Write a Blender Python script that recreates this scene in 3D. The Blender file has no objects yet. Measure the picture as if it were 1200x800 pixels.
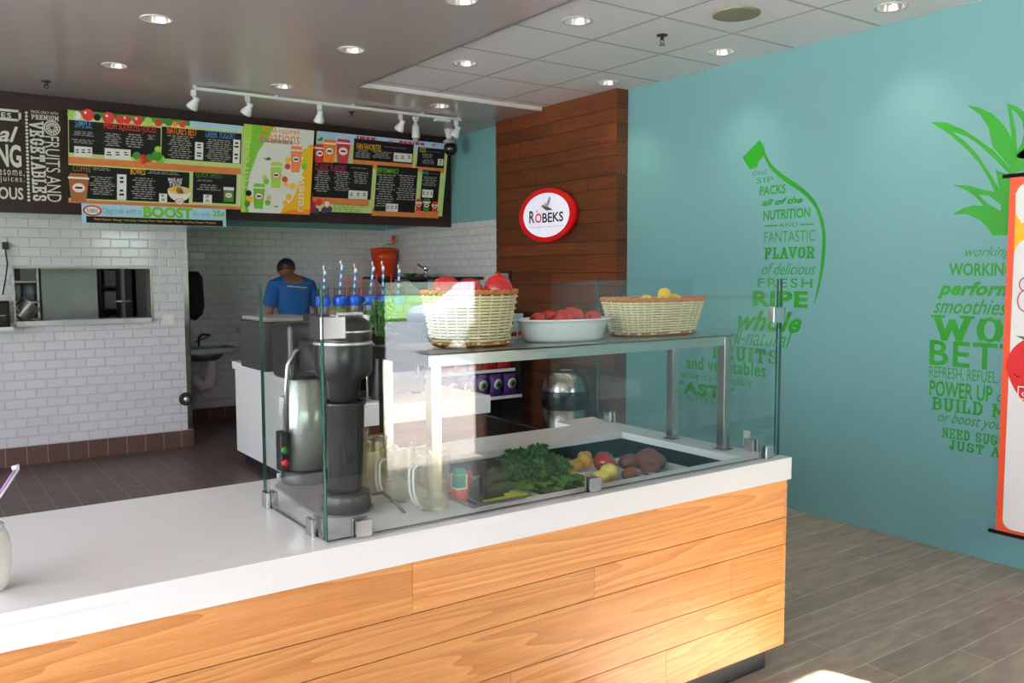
import bpy, bmesh, math, random
from mathutils import Vector, Matrix
from mathutils.geometry import tessellate_polygon
random.seed(7)
C = bpy.context.scene.collection
SC = bpy.context.scene
PI = math.pi

# ------------------------------------------------------------------ camera, world, sun, exposure
FPX, YAW, PITCH, ROLL = 1012.79, .61697, .0780086, -.002516
CAM = Vector((0, 0, 1.593))
fwd = Vector((math.sin(YAW)*math.cos(PITCH), math.cos(YAW)*math.cos(PITCH), -math.sin(PITCH)))
rgt = Vector((math.cos(YAW), -math.sin(YAW), 0)); upv = rgt.cross(fwd)
rgt, upv = rgt*math.cos(ROLL)+upv*math.sin(ROLL), -rgt*math.sin(ROLL)+upv*math.cos(ROLL)
cd = bpy.data.cameras.new('camera'); cam = bpy.data.objects.new('camera', cd); C.objects.link(cam)
cd.sensor_width = 36; cd.lens = FPX/1200*36; cd.clip_start = .02; cd.clip_end = 300
cam.matrix_world = Matrix((( rgt.x, upv.x, -fwd.x, CAM.x), (rgt.y, upv.y, -fwd.y, CAM.y), (rgt.z, upv.z, -fwd.z, CAM.z), (0, 0, 0, 1)))
SC.camera = cam
SC.view_settings.view_transform = 'Standard'; SC.view_settings.look = 'None'
SC.view_settings.gamma = 1; SC.view_settings.use_curve_mapping = False
SC.view_settings.exposure = 0.22
SUN_E, SKY_E, DOWN_E = 120.0, 8.5, 15.0
cy = SC.cycles
cy.max_bounces = 10; cy.diffuse_bounces = 5; cy.glossy_bounces = 5; cy.transparent_max_bounces = 48; cy.transmission_bounces = 8
cy.sample_clamp_indirect = 6; cy.caustics_reflective = False; cy.caustics_refractive = False
cy.use_denoising = True
w = bpy.data.worlds.new('sky'); SC.world = w; w.use_nodes = True
wn = w.node_tree.nodes; wl = w.node_tree.links
bgn = wn['Background']; bgn.inputs['Strength'].default_value = SKY_E
tc = wn.new('ShaderNodeTexCoord'); sx = wn.new('ShaderNodeSeparateXYZ'); cr = wn.new('ShaderNodeValToRGB')
wl.new(tc.outputs['Generated'], sx.inputs[0]); wl.new(sx.outputs['Z'], cr.inputs[0]); wl.new(cr.outputs[0], bgn.inputs['Color'])
cr.color_ramp.elements[0].color = (.90, .95, 1, 1); cr.color_ramp.elements[1].color = (.45, .66, 1, 1)
sd = bpy.data.lights.new('sun', 'SUN'); sun = bpy.data.objects.new('sun', sd); C.objects.link(sun)
sd.energy = SUN_E; sd.angle = .01; sd.color = (1, .95, .87)
sun.rotation_euler = Vector((-1.12, 3.9, -2.333)).to_track_quat('-Z', 'Y').to_euler()
sun.location = (6, -12, 8)

# ------------------------------------------------------------------ pixel <-> place (photo frame 1200 x 800)
def ray(x, y): return rgt*((x-600)/FPX) - upv*((y-400)/FPX) + fwd
def at(x, y, ax, val):
    d = ray(x, y); i = 'XYZ'.index(ax)
    return CAM + d*((val-CAM[i])/d[i])
class Plane:                                    # a flat surface in the place: origin, two axes, normal towards the viewer
    def __init__(s, o, u, v):
        s.o = Vector(o); s.u = Vector(u).normalized(); s.v = Vector(v).normalized(); s.n = s.u.cross(s.v)
    def px(s, x, y):
        d = ray(x, y); t = (s.o-CAM).dot(s.n)/d.dot(s.n); p = CAM+d*t-s.o
        return (p.dot(s.u), p.dot(s.v))
    def P(s, u, v, h=0): return s.o+s.u*u+s.v*v+s.n*h

# ------------------------------------------------------------------ materials
M = {}
def nodemat(name):
    m = bpy.data.materials.new(name); m.use_nodes = True; M[name] = m
    return m, m.node_tree.nodes, m.node_tree.links, m.node_tree.nodes['Principled BSDF']
def lin(c): return tuple((x/12.92 if x <= .04045 else ((x+.055)/1.055)**2.4) for x in [v/255 for v in c])+(1,)
def mat(name, rgb, rough=.5, metal=0, noise=0, nscale=20, bump=0, coat=0, spec=.5, stretch=None):
    m, N, L, b = nodemat(name); c = lin(rgb)
    b.inputs['Base Color'].default_value = c; b.inputs['Roughness'].default_value = rough; b.inputs['Metallic'].default_value = metal
    b.inputs['Coat Weight'].default_value = coat; b.inputs['Specular IOR Level'].default_value = spec
    t = N.new('ShaderNodeTexCoord'); n = N.new('ShaderNodeTexNoise'); n.inputs['Scale'].default_value = nscale; n.inputs['Detail'].default_value = 4
    if stretch:
        mp = N.new('ShaderNodeMapping'); mp.inputs['Scale'].default_value = stretch
        L.new(t.outputs['Object'], mp.inputs[0]); L.new(mp.outputs[0], n.inputs['Vector'])
    else: L.new(t.outputs['Object'], n.inputs['Vector'])
    if noise:
        x = N.new('ShaderNodeMix'); x.data_type = 'RGBA'
        x.inputs['A'].default_value = tuple(v*(1-noise) for v in c[:3])+(1,); x.inputs['B'].default_value = tuple(min(1, v*(1+noise)) for v in c[:3])+(1,)
        L.new(n.outputs['Fac'], x.inputs['Factor']); L.new(x.outputs['Result'], b.inputs['Base Color'])
    if bump:
        bp = N.new('ShaderNodeBump'); bp.inputs['Strength'].default_value = bump; bp.inputs['Distance'].default_value = .01
        L.new(n.outputs['Fac'], bp.inputs['Height']); L.new(bp.outputs[0], b.inputs['Normal'])
    return m
def glass(name, tint=(.93, .975, .955), f0=.045, rough=0.0, body=0, bodycol=(.8, .8, .8)):
    m, N, L, b = nodemat(name); N.remove(b); out = N['Material Output']
    lw = N.new('ShaderNodeLayerWeight'); lw.inputs['Blend'].default_value = .5
    p = N.new('ShaderNodeMath'); p.operation = 'POWER'; p.inputs[1].default_value = 5
    L.new(lw.outputs['Facing'], p.inputs[0])
    ma = N.new('ShaderNodeMath'); ma.operation = 'MULTIPLY_ADD'; ma.inputs[1].default_value = 1-f0; ma.inputs[2].default_value = f0
    L.new(p.outputs[0], ma.inputs[0])
    tr = N.new('ShaderNodeBsdfTransparent'); tr.inputs[0].default_value = tint+(1,)
    gl = N.new('ShaderNodeBsdfGlossy'); gl.inputs['Roughness'].default_value = rough; gl.inputs[0].default_value = (1, 1, 1, 1)
    mx = N.new('ShaderNodeMixShader'); L.new(ma.outputs[0], mx.inputs[0]); L.new(gl.outputs[0], mx.inputs[2])
    if body:
        df = N.new('ShaderNodeBsdfDiffuse'); df.inputs[0].default_value = bodycol+(1,)
        m2 = N.new('ShaderNodeMixShader'); m2.inputs[0].default_value = body
        L.new(tr.outputs[0], m2.inputs[1]); L.new(df.outputs[0], m2.inputs[2]); L.new(m2.outputs[0], mx.inputs[1])
    else: L.new(tr.outputs[0], mx.inputs[1])
    L.new(mx.outputs[0], out.inputs[0])
    return m
def emit(name, rgb, e):
    m, N, L, b = nodemat(name); b.inputs['Base Color'].default_value = lin(rgb)
    b.inputs['Emission Color'].default_value = lin(rgb); b.inputs['Emission Strength'].default_value = e
    return m
def brickmat(name, col1, col2, mortar, bw, bh, gap, axes, offset=.5, smooth=.35, bump=.6, dist=.004, rough=.25, freq=2, noise=.0, mcol=None, orig=(0, 0)):
    """axes: which object axes run along and across the courses"""
    m, N, L, b = nodemat(name)
    t = N.new('ShaderNodeTexCoord'); s = N.new('ShaderNodeSeparateXYZ'); cb = N.new('ShaderNodeCombineXYZ')
    L.new(t.outputs['Object'], s.inputs[0]); L.new(s.outputs[axes[0]], cb.inputs[0]); L.new(s.outputs[axes[1]], cb.inputs[1])
    mp = N.new('ShaderNodeMapping'); mp.inputs['Location'].default_value = (orig[0], orig[1], 0); L.new(cb.outputs[0], mp.inputs[0])
    k = N.new('ShaderNodeTexBrick'); L.new(mp.outputs[0], k.inputs['Vector'])
    k.offset = offset; k.offset_frequency = freq; k.squash = 1
    k.inputs['Color1'].default_value = lin(col1); k.inputs['Color2'].default_value = lin(col2); k.inputs['Mortar'].default_value = lin(mortar)
    k.inputs['Scale'].default_value = 1; k.inputs['Mortar Size'].default_value = gap; k.inputs['Mortar Smooth'].default_value = smooth
    k.inputs['Brick Width'].default_value = bw; k.inputs['Row Height'].default_value = bh; k.inputs['Bias'].default_value = 0
    col = k.outputs['Color']
    if noise:
        n = N.new('ShaderNodeTexNoise'); n.inputs['Scale'].default_value = 5; n.inputs['Detail'].default_value = 8
        mp2 = N.new('ShaderNodeMapping'); mp2.inputs['Scale'].default_value = (1, 4, 1); L.new(cb.outputs[0], mp2.inputs[0]); L.new(mp2.outputs[0], n.inputs['Vector'])
        x = N.new('ShaderNodeMix'); x.data_type = 'RGBA'; x.blend_type = 'OVERLAY'; x.inputs['Factor'].default_value = noise
        L.new(col, x.inputs['A']); L.new(n.outputs['Fac'], x.inputs['B']); col = x.outputs['Result']
    L.new(col, b.inputs['Base Color'])
    inv = N.new('ShaderNodeMath'); inv.operation = 'SUBTRACT'; inv.inputs[0].default_value = 1; L.new(k.outputs['Fac'], inv.inputs[1])
    bp = N.new('ShaderNodeBump'); bp.inputs['Strength'].default_value = bump; bp.inputs['Distance'].default_value = dist
    L.new(inv.outputs[0], bp.inputs['Height']); L.new(bp.outputs[0], b.inputs['Normal'])
    b.inputs['Roughness'].default_value = rough
    return m
def woodmat(name, light, dark, axis, rough=.4, ring=16, vary=.18):
    """plank wood: the grain runs along object axis; each loose board gets its own offset and tone"""
    m, N, L, b = nodemat(name)
    t = N.new('ShaderNodeTexCoord'); g = N.new('ShaderNodeNewGeometry')
    mul = N.new('ShaderNodeVectorMath'); mul.operation = 'SCALE'; mul.inputs['Scale'].default_value = 1
    cbr = N.new('ShaderNodeCombineXYZ'); ms = N.new('ShaderNodeMath'); ms.operation = 'MULTIPLY'; ms.inputs[1].default_value = 37
    L.new(g.outputs['Random Per Island'], ms.inputs[0])
    for i in range(3): L.new(ms.outputs[0], cbr.inputs[i])
    add = N.new('ShaderNodeVectorMath'); add.operation = 'ADD'; L.new(t.outputs['Object'], add.inputs[0]); L.new(cbr.outputs[0], add.inputs[1])
    def mapped(along, across):
        mp = N.new('ShaderNodeMapping'); sc = [across]*3; sc['XYZ'.index(axis)] = along; mp.inputs['Scale'].default_value = sc
        L.new(add.outputs[0], mp.inputs[0]); return mp
    a = N.new('ShaderNodeTexNoise'); a.inputs['Scale'].default_value = 1; a.inputs['Detail'].default_value = 2; a.inputs['Distortion'].default_value = .3
    L.new(mapped(.32, 6.5).outputs[0], a.inputs['Vector'])
    r = N.new('ShaderNodeMath'); r.operation = 'MULTIPLY'; r.inputs[1].default_value = ring; L.new(a.outputs['Fac'], r.inputs[0])
    fr = N.new('ShaderNodeMath'); fr.operation = 'FRACT'; L.new(r.outputs[0], fr.inputs[0])
    p = N.new('ShaderNodeTexNoise'); p.inputs['Scale'].default_value = 1; p.inputs['Detail'].default_value = 3
    L.new(mapped(8, 260).outputs[0], p.inputs['Vector'])
    mx = N.new('ShaderNodeMath'); mx.operation = 'MULTIPLY_ADD'; mx.inputs[1].default_value = .42; L.new(fr.outputs[0], mx.inputs[0])
    ps = N.new('ShaderNodeMath'); ps.operation = 'MULTIPLY'; ps.inputs[1].default_value = .66; L.new(p.outputs['Fac'], ps.inputs[0]); L.new(ps.outputs[0], mx.inputs[2])
    ramp = N.new('ShaderNodeValToRGB'); ramp.color_ramp.elements[0].color = lin(light); ramp.color_ramp.elements[1].color = lin(dark)
    ramp.color_ramp.elements[0].position = .25; ramp.color_ramp.elements[1].position = .95
    L.new(mx.outputs[0], ramp.inputs[0])
    hs = N.new('ShaderNodeHueSaturation'); L.new(ramp.outputs[0], hs.inputs['Color'])
    v = N.new('ShaderNodeMath'); v.operation = 'MULTIPLY_ADD'; v.inputs[1].default_value = vary*2; v.inputs[2].default_value = 1-vary
    L.new(g.outputs['Random Per Island'], v.inputs[0]); L.new(v.outputs[0], hs.inputs['Value'])
    L.new(hs.outputs[0], b.inputs['Base Color']); b.inputs['Roughness'].default_value = rough
    return m
def ceilgrid(name):
    m, N, L, b = nodemat(name)
    b.inputs['Base Color'].default_value = lin((250, 247, 243)); b.inputs['Roughness'].default_value = .85
    t = N.new('ShaderNodeTexCoord'); s = N.new('ShaderNodeSeparateXYZ'); cb = N.new('ShaderNodeCombineXYZ')
    L.new(t.outputs['Object'], s.inputs[0]); L.new(s.outputs[0], cb.inputs[0]); L.new(s.outputs[1], cb.inputs[1])
    k = N.new('ShaderNodeTexBrick'); mp = N.new('ShaderNodeMapping'); mp.inputs['Location'].default_value = (.0, .0, 0)
    L.new(cb.outputs[0], mp.inputs[0]); L.new(mp.outputs[0], k.inputs['Vector']); k.offset = 0
    k.inputs['Scale'].default_value = 1; k.inputs['Brick Width'].default_value = .61; k.inputs['Row Height'].default_value = .61
    k.inputs['Mortar Size'].default_value = .011; k.inputs['Mortar Smooth'].default_value = .1
    k.inputs['Color1'].default_value = k.inputs['Color2'].default_value = lin((250, 247, 243)); k.inputs['Mortar'].default_value = lin((200, 195, 188))
    L.new(k.outputs['Color'], b.inputs['Base Color'])
    n = N.new('ShaderNodeTexNoise'); n.inputs['Scale'].default_value = 160; L.new(t.outputs['Object'], n.inputs['Vector'])
    bp = N.new('ShaderNodeBump'); bp.inputs['Strength'].default_value = .15; bp.inputs['Distance'].default_value = .003; L.new(n.outputs['Fac'], bp.inputs['Height']); L.new(bp.outputs[0], b.inputs['Normal'])
    return m

mat('teal_paint', (107, 160, 164), .55, noise=.03, nscale=3)
mat('grey_ceiling', (194, 185, 180), .22, noise=.03, nscale=2)
ceilgrid('ceiling_tile')
mat('white_paint', (232, 231, 228), .5)
mat('dark_board', (40, 27, 28), .6, spec=.3); mat('gap_dark', (22, 13, 8), .8)
brickmat('subway_x', (222, 220, 226), (216, 214, 221), (206, 205, 209), .156, .0795, .009, (0, 2), smooth=.8, bump=.8, dist=.005, rough=.07, orig=(0.02, .0))
brickmat('subway_y', (222, 220, 222), (216, 214, 217), (206, 205, 206), .156, .0795, .009, (1, 2), smooth=.8, bump=.8, dist=.005, rough=.07)
brickmat('quarry_floor', (92, 74, 68), (80, 66, 61), (128, 116, 108), .157, .157, .0035, (0, 1), offset=0, bump=.3, dist=.002, rough=.42, noise=.25, orig=(-.037, .0))
brickmat('cove_tile', (98, 74, 66), (90, 68, 61), (150, 136, 128), .157, 1.0, .0035, (0, 2), offset=0, bump=.3, dist=.002, rough=.35, orig=(-.037, .3))
brickmat('cove_tile_y', (98, 74, 66), (90, 68, 61), (150, 136, 128), .157, 1.0, .0035, (1, 2), offset=0, bump=.3, dist=.002, rough=.35, orig=(0, .3))
brickmat('plank_floor', (162, 148, 134), (144, 131, 119), (192, 184, 174), 1.2, .152, .0028, (0, 1), offset=.37, smooth=.1, bump=.2, dist=.002, rough=.38, noise=.55, orig=(0, .02))
woodmat('oak', (222, 162, 102), (178, 112, 56), 'X', .38, vary=.10)
woodmat('oak_side', (222, 162, 102), (178, 112, 56), 'Y', .38, vary=.10)
woodmat('cherry', (100, 50, 15), (60, 27, 6), 'Y', .5, ring=10, vary=.25)
woodmat('cherry_x', (100, 50, 15), (60, 27, 6), 'X', .5, ring=10, vary=.25)
mat('white_stone', (242, 241, 240), .16, noise=.01)
mat('white_gloss', (238, 240, 244), .12, coat=.3)
mat('black_plastic', (22, 21, 22), .4)
mat('black_gloss', (14, 13, 13), .15)
mat('black_rubber', (16, 16, 17), .6)
mat('steel', (176, 174, 168), .28, 1, noise=.06, nscale=6, stretch=(1, 40, 40))
mat('steel_bright', (226, 225, 222), .25, .6)
mat('steel_brushed', (158, 156, 150), .24, 1, noise=.08, nscale=4, stretch=(30, 30, .6))
mat('steel_dull', (150, 155, 155), .42, 1, noise=.2, nscale=5)
mat('clamp_metal', (196, 196, 196), .25, 1)
glass('clear_glass', (.962, .984, .976))
mat('glass_edge', (46, 82, 74), .15)
glass('clear_plastic', (.90, .885, .79), .05, body=.06, bodycol=(.72, .66, .46))
glass('handle_plastic', (.9, .9, .86), .06, body=.45, bodycol=(.85, .84, .78))
glass('jar_plastic', (.95, .95, .95), .05)
mat('smoke_plastic', (58, 57, 60), .25)
glass('smoke_clear', (.30, .29, .30), .05, body=.3, bodycol=(.11, .105, .11))
mat('smoke_tray', (120, 117, 116), .3)
mat('juicer_shell', (38, 37, 40), .3)
mat('juicer_steel', (190, 196, 186), .3, .6)
mat('wicker', (240, 228, 190), .6, noise=.12, nscale=60)
mat('wicker_dark', (120, 78, 44), .7)
mat('wicker_rim', (196, 124, 62), .55, noise=.2, nscale=50)
mat('pomegranate', (186, 24, 34), .25, noise=.35, nscale=14, coat=.3)
mat('red_apple', (150, 14, 24), .2, noise=.35, nscale=18, coat=.4)
mat('red_onion', (178, 40, 34), .25, noise=.35, nscale=20, coat=.2)
mat('stem_brown', (96, 66, 38), .7)
mat('lemon', (246, 204, 32), .35, bump=.25, nscale=70)
mat('carrot', (240, 112, 38), .5, noise=.12, nscale=30)
mat('zucchini', (44, 74, 30), .3, noise=.35, nscale=30)
mat('celery', (186, 206, 70), .45, noise=.15, nscale=30)
mat('kale', (54, 116, 54), .5, noise=.35, nscale=18)
mat('kale_rib', (140, 170, 96), .5)
mat('spinach', (66, 124, 32), .45, noise=.3, nscale=20)
mat('ginger', (214, 168, 84), .6, noise=.2, nscale=30)
mat('yellow_apple', (226, 214, 110), .35, noise=.1, nscale=20)
mat('beet', (116, 66, 58), .55, noise=.3, nscale=24)
mat('red', (206, 22, 26), .4); mat('green_vinyl', (22, 142, 14), .5); mat('print_white', (240, 238, 236), .5)
mat('chalk_white', (222, 218, 212), .6); mat('print_black', (26, 25, 28), .5); mat('print_dark', (16, 14, 18), .6, spec=.25)
mat('print_wood', (214, 122, 60), .5, noise=.15, nscale=20); mat('print_sky', (176, 212, 240), .5); mat('print_green', (112, 186, 40), .5)
mat('print_lime', (168, 214, 70), .5); mat('print_pale', (196, 214, 140), .5); mat('print_yellow', (248, 190, 20), .5); mat('print_orange', (242, 132, 34), .5); mat('print_red', (206, 44, 34), .5)
mat('print_blue', (60, 140, 214), .5); mat('print_cyan', (60, 168, 190), .5); mat('print_crimson', (186, 40, 70), .5); mat('print_brown', (150, 96, 50), .5)
mat('print_grey', (150, 148, 148), .5); mat('print_pink', (246, 140, 90), .5); mat('print_navy', (50, 50, 90), .5); mat('print_tan', (226, 196, 130), .5)
mat('print_leaf', (48, 126, 40), .5); mat('print_bird', (70, 96, 76), .5); mat('print_wing', (160, 170, 168), .5)
mat('banner_orange', (232, 84, 40), .5); mat('strawberry', (214, 28, 30), .5, noise=.2, nscale=60); mat('banner_pink', (238, 150, 130), .5)
mat('sign_red', (214, 8, 18), .35); emit('sign_face', (236, 234, 250), .35)
mat('bag_purple', (74, 44, 128), .25); mat('bag_red', (176, 40, 50), .25); mat('bag_green', (120, 196, 150), .3)
mat('bin_bag', (20, 20, 22), .25, bump=.4, nscale=30)
mat('orange_plastic', (222, 66, 24), .35); mat('blue_plastic', (24, 88, 206), .3); mat('stick_blue', (50, 110, 200), .4); mat('stick_white', (228, 234, 240), .4); mat('stick_red', (180, 30, 34), .4)
mat('liquid_green', (130, 190, 110), .4); mat('liquid_lilac', (206, 206, 232), .4)
mat('skin', (116, 74, 54), .5); mat('hair', (18, 15, 15), .55, noise=.3, nscale=80); mat('blue_shirt', (4, 84, 162), .85, noise=.06, nscale=12, spec=.15); mat('dark_trousers', (30, 31, 38), .8); mat('shoe_black', (18, 18, 18), .5)
mat('wrap_white', (224, 222, 220), .7); mat('cloth_black', (28, 28, 32), .8)
mat('kitchen_wall', (88, 86, 84), .6); mat('kitchen_dark', (46, 42, 40), .6); mat('box_grey', (150, 148, 150), .7); mat('can_white', (190, 190, 194), .4)
mat('foam_white', (240, 238, 230), .4); mat('straw_purple', (170, 130, 190), .4)
mat('button_green', (20, 130, 60), .4); mat('button_red', (210, 30, 34), .4)
mat('carton_teal', (20, 140, 120), .4); mat('carton_cream', (238, 230, 200), .4); mat('carton_red', (214, 70, 30), .4)
mat('speaker_grille', (128, 128, 108), .7, bump=.6, nscale=180)
mat('can_reflector', (216, 214, 204), .25, .6); emit('lamp_glow', (255, 236, 200), 2.2)
mat('sidewalk', (232, 218, 208), .8, noise=.08, nscale=3); mat('asphalt', (120, 120, 124), .85, noise=.1, nscale=6); mat('lawn', (112, 176, 44), .9, noise=.25, nscale=8)
mat('car_white', (240, 242, 245), .2, coat=.5); mat('car_glass', (30, 36, 42), .08); mat('tyre', (24, 24, 26), .7)
mat('outside_wall', (200, 190, 178), .8)

# ------------------------------------------------------------------ mesh builder
class MB:
    def __init__(s): s.v = []; s.f = []; s.m = []; s.sm = []; s.mats = []
    def mi(s, m):
        if m not in s.mats: s.mats.append(m)
        return s.mats.index(m)
    def add(s, vs, fs, m, smooth=False):
        o = len(s.v); s.v += [Vector(v) for v in vs]; k = s.mi(m)
        for f in fs: s.f.append([i+o for i in f]); s.m.append(k); s.sm.append(smooth)
        return s
    def box(s, a, b, m):
        x0, y0, z0 = a; x1, y1, z1 = b
        vs = [(x0, y0, z0), (x1, y0, z0), (x1, y1, z0), (x0, y1, z0), (x0, y0, z1), (x1, y0, z1), (x1, y1, z1), (x0, y1, z1)]
        return s.add(vs, [(0, 3, 2, 1), (4, 5, 6, 7), (0, 1, 5, 4), (1, 2, 6, 5), (2, 3, 7, 6), (3, 0, 4, 7)], m)
    def obox(s, c, ax, ay, az, m):                # oriented box: centre and three half vectors
        c = Vector(c); ax = Vector(ax); ay = Vector(ay); az = Vector(az)
        vs = [c+ax*i+ay*j+az*k for k in (-1, 1) for i, j in ((-1, -1), (1, -1), (1, 1), (-1, 1))]
        return s.add(vs, [(0, 3, 2, 1), (4, 5, 6, 7), (0, 1, 5, 4), (1, 2, 6, 5), (2, 3, 7, 6), (3, 0, 4, 7)], m)
    def lathe(s, c, prof, m, n=32, sx=1, sy=1, axis=None, smooth=True, cap=True):
        c = Vector(c)
        if axis is None: X, Y, Z = Vector((1, 0, 0)), Vector((0, 1, 0)), Vector((0, 0, 1))
        else:
            Z = Vector(axis).normalized(); X = Z.orthogonal().normalized(); Y = Z.cross(X)
        vs = []; fs = []
        for r, z in prof:
            for i in range(n):
                a = 2*PI*i/n; vs.append(c+X*(r*sx*math.cos(a))+Y*(r*sy*math.sin(a))+Z*z)
        for j in range(len(prof)-1):
            for i in range(n): fs.append((j*n+i, j*n+(i+1) % n, (j+1)*n+(i+1) % n, (j+1)*n+i))
        if cap:
            if prof[0][0] > 1e-5: fs.append(tuple(range(n-1, -1, -1)))
            if prof[-1][0] > 1e-5: fs.append(tuple(range((len(prof)-1)*n, len(prof)*n)))
        return s.add(vs, fs, m, smooth)
    def cyl(s, a, b, r, m, n=20, r2=None):
        a = Vector(a); b = Vector(b)
        return s.lathe(a, [(r, 0), (r if r2 is None else r2, (b-a).length)], m, n, axis=b-a)
    def ball(s, c, r, m, n=20, sx=1, sy=1, sz=1, rot=None, fn=None):
        vs = []; fs = []; k = n//2
        for j in range(k+1):
            t = PI*j/k
            for i in range(n):
                a = 2*PI*i/n; p = Vector((math.sin(t)*math.cos(a)*sx, math.sin(t)*math.sin(a)*sy, math.cos(t)*sz))
                if fn: p = fn(p, t, a)
                p = p*r
                if rot: p = rot @ p
                vs.append(Vector(c)+p)
        for j in range(k):
            for i in range(n): fs.append((j*n+i, (j+1)*n+i, (j+1)*n+(i+1) % n, j*n+(i+1) % n))
        return s.add(vs, fs, m, True)
    def tube(s, pts, r, m, n=8, closed=False, radii=None, cap=True):
        pts = [Vector(p) for p in pts]; k = len(pts); vs = []; fs = []
        t0 = (pts[1]-pts[0]).normalized(); N0 = t0.orthogonal().normalized()
        if abs(t0.z) < .95: N0 = (Vector((0, 0, 1))-t0*t0.z).normalized()
        for i in range(k):
            if closed: t = (pts[(i+1) % k]-pts[i-1]).normalized()
            else: t = (pts[min(i+1, k-1)]-pts[max(i-1, 0)]).normalized()
            N0 = (N0-t*N0.dot(t)).normalized(); B = t.cross(N0); rr = radii[i] if radii else r
            for j in range(n):
                a = 2*PI*j/n; vs.append(pts[i]+(N0*math.cos(a)+B*math.sin(a))*rr)
        for i in range(k if closed else k-1):
            i2 = (i+1) % k
            for j in range(n): fs.append((i*n+j, i*n+(j+1) % n, i2*n+(j+1) % n, i2*n+j))
        if cap and not closed: fs.append(tuple(range(n-1, -1, -1))); fs.append(tuple(range((k-1)*n, k*n)))
        return s.add(vs, fs, m, True)
    def poly(s, pts, m, holes=()):                # flat polygon from 3D points, with holes
        loops = [[Vector(p) for p in pts]]+[[Vector(p) for p in h] for h in holes]
        flat = [p for l in loops for p in l]
        return s.add(flat, [tuple(t) for t in tessellate_polygon(loops)], m)
    def prism(s, pts, d, m):                      # polygon extruded by vector d
        pts = [Vector(p) for p in pts]; d = Vector(d); n = len(pts)
        tri = [tuple(t) for t in tessellate_polygon([pts])]
        vs = pts+[p+d for p in pts]
        fs = tri+[tuple(i+n for i in t[::-1]) for t in tri]+[(i, (i+1) % n, (i+1) % n+n, i+n) for i in range(n)]
        return s.add(vs, fs, m)
    def build(s, name, parent=None, bevel=0, seg=2, subsurf=0, merge=False):
        me = bpy.data.meshes.new(name)
        off = parent.matrix_world.translation if parent is not None else Vector()
        if parent is not None: off = Vector(parent.location) if parent.parent is None else Vector(parent.location)+Vector(parent.parent.location)
        me.from_pydata([tuple(v-off) for v in s.v], [], s.f)
        for m in s.mats: me.materials.append(M[m])
        me.polygons.foreach_set('material_index', s.m); me.polygons.foreach_set('use_smooth', s.sm)
        bm = bmesh.new(); bm.from_mesh(me)
        if merge: bmesh.ops.remove_doubles(bm, verts=bm.verts, dist=1e-5)
        bmesh.ops.recalc_face_normals(bm, faces=bm.faces); bm.to_mesh(me); bm.free()
        me.update()
        o = bpy.data.objects.new(name, me); C.objects.link(o)
        if parent is not None: o.parent = parent
        if bevel:
            b = o.modifiers.new('bevel', 'BEVEL'); b.width = bevel; b.segments = seg; b.limit_method = 'ANGLE'; b.angle_limit = .7
        if subsurf:
            b = o.modifiers.new('subdivision', 'SUBSURF'); b.levels = b.render_levels = subsurf
        return o
def thing(name, label, cat, loc=(0, 0, 0), group=None):
    o = bpy.data.objects.new(name, None); C.objects.link(o); o.empty_display_size = .05
    o.location = loc; o['label'] = label; o['category'] = cat
    if group: o['group'] = group
    return o
def tag(o, label, cat, group=None, kind=None):
    o['label'] = label; o['category'] = cat
    if group: o['group'] = group
    if kind: o['kind'] = kind
    return o
def struct(mb, name, **k):
    o = mb.build(name, **k); o['kind'] = 'structure'; return o
def dup(root, loc, label=None, rotz=None, scale=None):
    kids = [c for c in C.objects if c.parent is root]
    r = root.copy(); C.objects.link(r); r.location = loc
    if label: r['label'] = label
    if rotz is not None: r.rotation_euler = (0, 0, rotz)
    if scale is not None: r.scale = (scale,)*3
    for c in kids:
        gk = [g for g in C.objects if g.parent is c]
        d = c.copy(); C.objects.link(d); d.parent = r
        for g in gk:
            e = g.copy(); C.objects.link(e); e.parent = d
    return r
def circ(pl, c, r, h, n=24, sy=1.0):
    return [pl.P(c[0]+r*math.cos(2*PI*i/n), c[1]+r*sy*math.sin(2*PI*i/n), h) for i in range(n)]

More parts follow.
